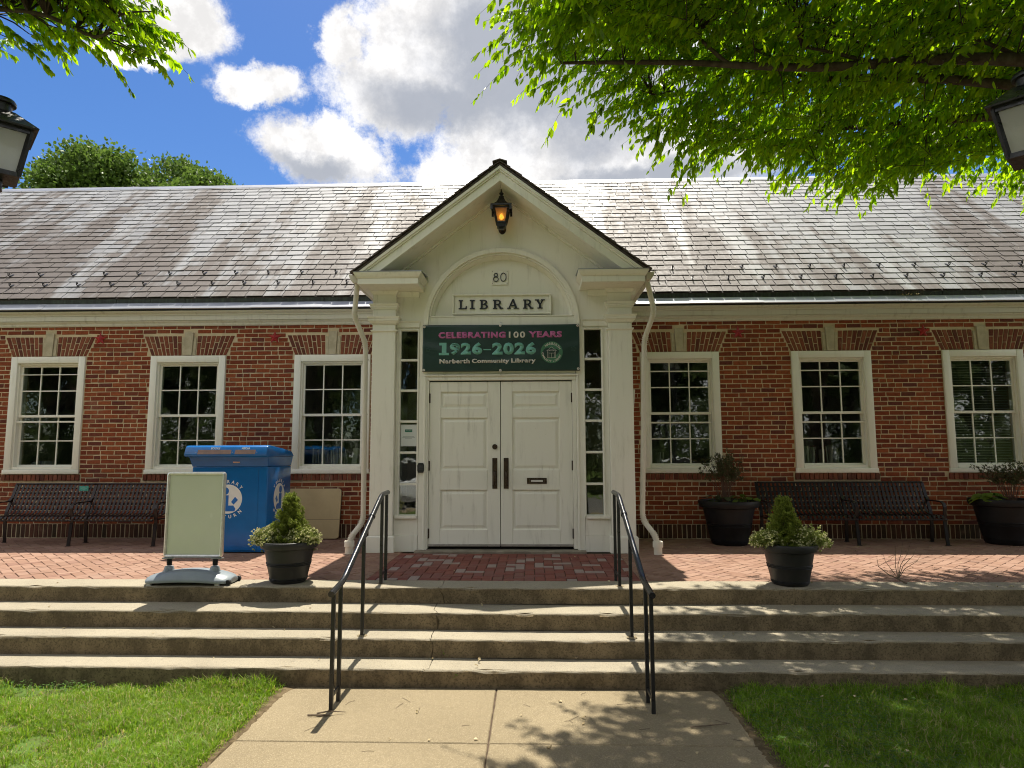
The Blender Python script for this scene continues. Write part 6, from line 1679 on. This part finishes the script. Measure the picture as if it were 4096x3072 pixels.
# ------------------------------------------------------------------ lamp posts at both edges
M_FROST, hh_, oo_ = newmat('frosted_pane')
p_ = hh_.new('ShaderNodeBsdfPrincipled'); p_.inputs['Base Color'].default_value = (.62, .62, .58, 1); p_.inputs['Roughness'].default_value = .30
hh_.put(p_.inputs['Normal'], hh_.bump(hh_.noise(hh_.pos(), 95, 2, .4), .55, .01))
tl_ = hh_.new('ShaderNodeBsdfTranslucent'); tl_.inputs[0].default_value = (.93, .93, .90, 1); tr_ = hh_.new('ShaderNodeBsdfTransparent')
a_ = hh_.new('ShaderNodeMixShader'); a_.inputs[0].default_value = .72; hh_.l.new(p_.outputs[0], a_.inputs[1]); hh_.l.new(tl_.outputs[0], a_.inputs[2]); b_ = hh_.new('ShaderNodeMixShader'); b_.inputs[0].default_value = .34; hh_.l.new(a_.outputs[0], b_.inputs[1]); hh_.l.new(tr_.outputs[0], b_.inputs[2]); hh_.l.new(b_.outputs[0], oo_.inputs[0])
def lamp_post(label, x, y, rot, zc):
    """zc: height of the roof edge above the ground"""
    t = thing('lamp_post', label, 'lamp post', (x, y, GZ), rot, 'black lantern lamp posts beside the path')
    ob('post', MB().lathe([(0, 0), (.13, 0), (.13, .05), (.10, .09), (.085, .35), (.062, .42), (.042, .50), (.036, 1.6), (.033, zc - .44), (.045, zc - .44), (.045, zc - .36), (.0, zc - .36)], seg=20), M_IRON, t, smooth=40)
    ob('set_screw', MB().tube([(.044, 0, zc - .40), (.075, 0, zc - .40)], .008, 6), M_IRON, t)
    a, b = .205, .115
    ob('roof', MB().lathe([(0, zc - .012), ((a) * s2, zc - .012), ((a + .003) * s2, zc), (.075 * s2, zc + .125), (.0, zc + .125)], seg=4, rot=q4), M_IRON, t)
    ob('chimney', MB().lathe([(0, zc + .12), (.066, zc + .12), (.066, zc + .185), (.088, zc + .188), (.090, zc + .205), (.08, zc + .222), (0, zc + .228)], seg=24), M_IRON, t, smooth=40)
    z0, z1 = zc - .345, zc - .014; ia = .165
    m = MB()
    for sx, sy in ((-1, -1), (1, -1), (1, 1), (-1, 1)): m.bar((sx * ia, sy * ia, z1), (sx * b, sy * b, z0), .026, .026, (sx, sy, 0))
    for hh2, z in ((ia, z1 - .012), (b, z0 + .012)):
        w = .030
        for k in range(4):
            c, s = math.cos(k * math.pi / 2), math.sin(k * math.pi / 2); q = [(-hh2, -hh2 - .010, z - w / 2), (hh2, -hh2 - .010, z - w / 2), (hh2, -hh2 + .010, z - w / 2), (-hh2, -hh2 + .010, z - w / 2)]; q += [(p[0], p[1], p[2] + w) for p in q]
            m.add([(p[0] * c - p[1] * s, p[0] * s + p[1] * c, p[2] + .0007 * k) for p in q], [(0, 3, 2, 1), (4, 5, 6, 7), (0, 1, 5, 4), (1, 2, 6, 5), (2, 3, 7, 6), (3, 0, 4, 7)])
    ob('frame', m, M_IRON, t)
    ob('floor_plate', MB().lathe([(0, z0 - .006), ((b + .012) * s2, z0 - .006), ((b + .012) * s2, z0 + .006), (0, z0 + .006)], seg=4, rot=q4), M_IRON, t)
    for k in range(4):
        c, s = math.cos(k * math.pi / 2), math.sin(k * math.pi / 2); e = .012; vs = [(-b + e, -b + .003, z0 + .026), (b - e, -b + .003, z0 + .026), (ia - e, -ia + .003, z1 - .026), (-ia + e, -ia + .003, z1 - .026)]; vs += [(p[0], p[1] + .005, p[2]) for p in vs]
        m = MB().add([(p[0] * c - p[1] * s, p[0] * s + p[1] * c, p[2]) for p in vs], [(0, 1, 2, 3), (7, 6, 5, 4), (0, 4, 5, 1), (1, 5, 6, 2), (2, 6, 7, 3), (3, 7, 4, 0)]); ob('pane', m, M_FROST, t)
    return t
lamp_post('black lantern lamp post cut by the left edge beneath the blue sky', -3.75, -5.18, R(45), 4.075)
lamp_post('black lantern lamp post cut by the right edge among the tree leaves', 3.18, -5.40, R(-45), 3.985)

# ------------------------------------------------------------------ across the street: what the window glass mirrors
crowns = [round_tree(31, 4.6, 4.2, 5.2, 7.4, 1500, 22, 0.24, 3), round_tree(32, 3.9, 3.9, 5.8, 8.0, 1500, 22, 0.24, 3)]
far_spots = [(-24, -23.6), (-11, -24.2), (16, -24), (-31, -25), (4, -24.5), (-27, -31), (-20, -27), (-13.5, -25.5), (-7.6, -26.5), (1.2, -25.2), (6.8, -26.0), (13, -25), (19.5, -27), (27, -30), (-2.6, -36), (9, -36), (-17, -37), (20, -38), (-36, -32), (36, -33)]
for i, (x, y) in enumerate(far_spots):
    t = thing('roadside_tree', 'tall leafy tree across the street, seen only mirrored in the window glass', 'tree', (x, y, GZ), i * 1.7, 'trees across the street')
    cmx, tmx = crowns[i % 2]
    o = ob('crown', cmx, M_FAR, t, kind='stuff'); o2 = ob('trunk', tmx, M_BARK, t); s = 0.9 + 0.35 * ((i * 37) % 10) / 10; t.scale = (s, s, s)
r = np.random.default_rng(45); n = 60000; x = r.uniform(-75, 75, n); zt_ = 7.5 + 1.6 * np.sin(x * .31) + 1.2 * np.sin(x * .9 + 2); pos = np.stack([x, -46 + r.normal(size=n) * 1.2, GZ + r.random(n) * zt_], 1)
V, F = leaves(pos, r.normal(size=(n, 3)), r.uniform(.30, .5, n), r.uniform(.25, .4, n), r)
ob('woods', bulk('woods', V, F), M_FAR, label='dark mass of woods far across the street, mirrored in the window glass', kind='stuff')
r = np.random.default_rng(44); n = 42000; x = r.uniform(-38, 38, n); pos = np.stack([x, -22.8 + r.normal(size=n) * .45, GZ + r.random(n) * (3.0 + .9 * np.sin(x * .8) + .6 * np.sin(x * 2.1))], 1)
V, F = leaves(pos, r.normal(size=(n, 3)), r.uniform(.12, .2, n), r.uniform(.09, .14, n), r)
ob('hedge', bulk('hedge', V, F), M_FAR, label='long clipped green hedge across the street, mirrored low in the glass', cat='hedge', kind='thing')
hs_ = thing('house', 'pale sided house across the street, mirrored in the sidelight glass', 'house', (-3.6, -31.5, GZ))
M_SIDING = simple('siding', (0.48, 0.48, 0.46), (0.42, 0.42, 0.40), 1, rough=0.6)
m = MB().box(-4, 4, -6, 0, 0, 5.2); m.prism([(-4, 5.2), (4, 5.2), (0, 8.2)], 'y', -6, 0); ob('wall', m, M_SIDING, hs_)
m = MB()
for k in range(38): m.box(-4.01, 4.01, 0.001, .02, .15 + k * .2, .33 + k * .2) if k < 25 else None
ob('clapboards', m, M_SIDING, hs_, kind='stuff')
for x in (-2.4, 0, 2.4):
    for z in (1.0, 3.4): w_ = ob('window', MB().box(x - .55, x + .55, .021, .06, z, z + 1.4), M_SIGNW, hs_); ob('pane', MB().box(x - .45, x + .45, .061, .07, z + .1, z + 1.3), M_BLACK, w_)
m = MB().prism([(-4.5, 4.9), (0, 8.3), (4.5, 4.9), (4.5, 5.1), (0, 8.55), (-4.5, 5.1)], 'y', -6.4, .4); ob('roof', m, M_SLATE_EDGE, hs_)
def car(label, x, y, rz):
    t = thing('parked_car', label, 'car', (x, y, GZ - .004), rz, 'cars on the street'); M_CW = simple('white_car_paint', (.72, .73, .74), rough=.2, coat=.8)
    low = [(-2.2, .32), (-2.25, .55), (-2.2, .82), (-1.3, .95), (1.2, .98), (2.0, .95), (2.28, .80), (2.25, .40), (2.2, .30)]
    m = MB().prism(low, 'y', -.88, .88); ob('body', m, M_CW, t, bevel=.07, seg=3, smooth=50)
    cab = [(-1.25, .96), (-.55, 1.42), (.1, 1.50), (1.1, 1.46), (1.95, .97)]; m = MB().prism(cab, 'y', -.72, .72); ob('cabin', m, M_BLACK, t, bevel=.05, seg=2, smooth=50)
    m = MB().prism([(-.62, 1.42), (.1, 1.515), (1.16, 1.475), (1.1, 1.43), (.1, 1.46), (-.55, 1.39)], 'y', -.735, .735); ob('roof', m, M_CW, t, bevel=.01)
    for px in (-1.4, 1.4):
        for py in (-.80, .80): w_ = ob('wheel', MB().tube([(px, py - .11, .32), (px, py + .11, .32)], .32, 20), M_BLACK, t, smooth=40); ob('rim', MB().tube([(px, py - .115, .32), (px, py + .115, .32)], .2, 16), M_ALU, w_, smooth=40)
    for py in (-.66, .66): ob('taillight', MB().box(2.20, 2.30, py - .18, py + .18, .72, .86), simple('tail_red', (.5, .01, .01), rough=.2), t); ob('headlight', MB().box(-2.27, -2.19, py - .18, py + .18, .62, .74), M_SIGNW, t)
car('white parked car mirrored in the lowest panes of the left sidelight', -4.6, -15.4, math.pi * .0); car('white parked car mirrored in the bottom of the window right of the doors', 5.6, -15.6, math.pi)

# ------------------------------------------------------------------ books and odds on the inner window sills
M_PAGE = simple('white_book', (0.62, 0.60, 0.56), rough=0.6); M_BOOKD = simple('dark_book', (0.10, 0.02, 0.025), rough=0.6); M_BOOKG = simple('grey_book', (.30, .30, .32), rough=.6)
ob('window_shelf', MB().box(-8, -2.2, .26, .70, 0.99, 1.015).box(1.5, 7, .26, .70, 0.99, 1.015), M_DARK, B)
def books(xs, label, group, mats, hs=(0.20, 0.28)):
    rr = random.Random(int(xs[0] * 100))
    for i, x in enumerate(xs):
        hh2 = rr.uniform(*hs); w = rr.uniform(.008, .022) if rr.random() < .75 else rr.uniform(.03, .10)
        o = ob('book', MB().box(-w / 2, w / 2, 0, .16, 0, hh2), mats[rr.randrange(len(mats))], None, loc=(x, .29, 1.0165), label=label, cat='book', group=group, bevel=.001); o['label'] = ('first', 'second', 'third', 'fourth', 'fifth', 'sixth', 'seventh', 'eighth', 'ninth', 'tenth', 'eleventh', 'twelfth', 'thirteenth', 'fourteenth')[i] + ' from the left, ' + label; o.rotation_euler = (0, rr.uniform(-.09, .09), 0)
books([-3.30 + k * .042 for k in range(6)] + [-3.02 + k * .040 for k in range(7)] + [-2.68], 'thin pale book standing inside the window behind the blue book return', 'books in the window left of the doors', [M_PAGE, M_PAGE, M_BOOKG])
books([3.99, 4.03, 4.10, 4.15, 4.26, 4.285, 4.31, 4.36, 4.42, 4.465], 'white edged book standing inside the window above the black bench', 'books in the window above the black bench', [M_PAGE, M_PAGE, M_BOOKD], (.22, .31))
books([-7.60 + k * .035 for k in range(6)], 'short pale book lying low inside the window at the left edge', 'books in the window at the left edge', [M_BOOKG, M_PAGE], (.06, .12))
books([1.86, 1.92], 'pale card standing inside the window right of the doors', 'cards in the window right of the doors', [M_PAGE], (.20, .21))

# ------------------------------------------------------------------ litter: dry leaves, twigs, a broken branch, grass in the gutter
M_DRY = mat_leaf('dry_leaves', (0.40, 0.31, 0.17), (0.55, 0.46, 0.28), 0.15, 1.2, 0.7); M_DRYT = simple('dry_twig', (0.10, 0.07, 0.045), (0.16, 0.12, 0.08), 30, rough=0.85)
r = np.random.default_rng(12)
def dry_leaf(k):
    m = MB(); n = 6; L = .5; vs = []
    for i in range(n + 1):
        t = i / n; w = .16 * math.sin(math.pi * min(t * .97 + .02, 1)) ** .8; c = .12 * math.sin(t * 3 + k) + .06 * k * t
        for s in (-1, 0, 1): vs.append(((t - .5) * L * 2 * .5, s * w * (1 + .2 * math.sin(k * 3 + i)), c + abs(s) * (.05 + .03 * k)))
    fs = [(i * 3 + s, i * 3 + s + 1, i * 3 + s + 4, i * 3 + s + 3) for i in range(n) for s in (0, 1)]
    me = m.add(vs, fs).mesh('fallen_leaf', 70); me.materials.append(M_DRY); return me
DL = [dry_leaf(k) for k in range(4)]
def scatter(n, xr, yr, z, label, size=(.035, .075)):
    for i in range(n):
        x = r.uniform(*xr); y = r.uniform(*yr)
        zz = z(x, y) if callable(z) else z
        o = ob('fallen_leaf', DL[int(r.integers(4))], None, None, loc=(x, y, zz), label=label, cat='leaf', group='dry leaves: ' + label); s = r.uniform(*size); o.scale = (s, s, s); o.rotation_euler = (r.normal() * .15, r.normal() * .15, r.uniform(0, 6.28))
scatter(34, (1.5, 6.8), (-2.9, -.7), 0.004, 'small dry leaf lying on the brick terrace right of the doors', (.03, .06)); scatter(8, (-1.5, .9), (-3.0, -1.6), 0.004, 'small dry leaf lying on the dark red bricks before the doors', (.025, .05)); scatter(8, (-7, -2), (-2.9, -.7), 0.004, 'small dry leaf lying on the brick terrace left of the doors', (.025, .05))
for i, q in enumerate((0.004, -.140, -.288, -.440)): scatter(9, (-.6, 5.5), (NY[i] + .05, NB[i] - .02), q + .004, 'small dry leaf on the ' + ('top', 'second', 'third', 'lowest')[i] + ' concrete step', (.035, .075)); scatter(4, (-6, -.8), (NY[i] + .05, NB[i] - .02), q + .004, 'small dry leaf on the left half of the ' + ('top', 'second', 'third', 'lowest')[i] + ' step', (.03, .055))
scatter(13, (-1.5, 1.3), (-5.7, -4.3), GZ + .006, 'small dry leaf lying on the concrete path', (.035, .07)); scatter(14, (1.6, 4.0), (-5.7, -4.4), GZ + .055, 'pale dry leaf resting on the shaded grass', (.045, .08))
def twig(pts, rad, label): ob('fallen_twig', MB().tube(pts, rad, 5), M_DRYT, None, label=label, cat='twig')
for i in range(22):
    x, y = r.uniform(-1.7, 1.3), r.uniform(-5.7, -4.3); a = r.uniform(0, 3.1); L = r.uniform(.02, .06)
    o = ob('fallen_twig', MB().tube([(-L, 0, 0), (0, r.normal() * .008, .001), (L, 0, 0)], .0013, 4), M_DRYT, None, loc=(x, y, GZ + .005), label='thin dry twig lying on the concrete path', cat='twig', group='dry twigs on the path'); o.rotation_euler = (0, 0, a)
twig([(-1.50, -4.79, GZ + .02), (-1.42, -4.775, GZ + .03), (-1.31, -4.74, GZ + .012)], [.006, .005, .002], 'dark crooked twig at the foot of the left handrail')
twig([(-1.56, -4.80, GZ + .012), (-1.45, -4.80, GZ + .014), (-1.40, -4.79, GZ + .01)], [.006, .006, .004], 'short dark stick by the foot of the left handrail')
twig([(1.02, -4.93, GZ + .012), (1.13, -4.91, GZ + .014), (1.27, -4.885, GZ + .018)], [.004, .0045, .003], 'straight brown stick lying across the right edge of the path')
bb = thing('broken_branch', 'dead bare branch with upright thin twigs lying on the edge of the brick terrace', 'branch', (3.42, -3.14, 0.006))
m = MB().tube([(.02, -.02, .0), (-.03, .03, .03), (-.11, .05, .07), (-.19, .06, .14), (-.20, .06, .22)], [.009, .007, .005, .003, .0015], 6)
for dx, H_ in ((-.16, .26), (-.04, .34), (.03, .37), (.10, .36), (.16, .33), (.20, .26)):
    m.tube([(-.03, .03, .03), (-.03 + dx * .35, .04, .03 + H_ * .35), (dx * .8, .05, H_ * .72), (dx * 1.0 + .02, .06, H_)], [.004, .003, .002, .001], 5)
m.tube([(-.19, .06, .14), (-.08, .06, .20), (-.02, .06, .25)], [.002, .0015, .001], 4); ob('twigs', m, M_DRYT, bb)
gt = thing('gutter_debris', 'dead grass and leaves sprouting from the gutter at upper right', 'debris', (5.42, -.06, 3.45)); m = MB()
for k in range(34):
    a = r.normal() * .5; x = r.normal() * .10; L = r.uniform(.05, .16); m.tube([(x, 0, 0), (x + a * L * .5, -.01, L * .6), (x + a * L * 1.3, -.03, L * .7)], [.002, .0015, .0008], 3)
ob('dead_grass', m, M_DRYT, gt, kind='stuff')
for k in range(7): o = ob('leaf', DL[k % 4], None, gt, loc=(r.normal() * .09, -.03, .012)); o.scale = (.06,) * 3; o.rotation_euler = (r.normal(), r.normal(), r.normal())
# little weeds against the lowest riser and in the crack
def weed(label, x, y, z, seed, n=9, s=.022):
    q = np.random.default_rng(seed); P = np.stack([x + q.normal(size=n) * .02, y + q.normal(size=n) * .012, z + q.random(n) * .05], 1); V, F = leaves(P, q.normal(size=(n, 3)) + np.array([0, -.3, .5]), q.uniform(.6, 1.2, n) * s, q.uniform(.4, .6, n) * s, q)
    ob('weed', bulk('weed', V, F), M_LIME, label=label, cat='weed')
weed('tiny lime weed growing from the crack at the back of the lowest step', -.72, -3.95, -.432, 3); weed('tiny yellow green leaf stuck low on the lowest riser right of the crack', -.60, -4.235, -.50, 5, 3, .03)
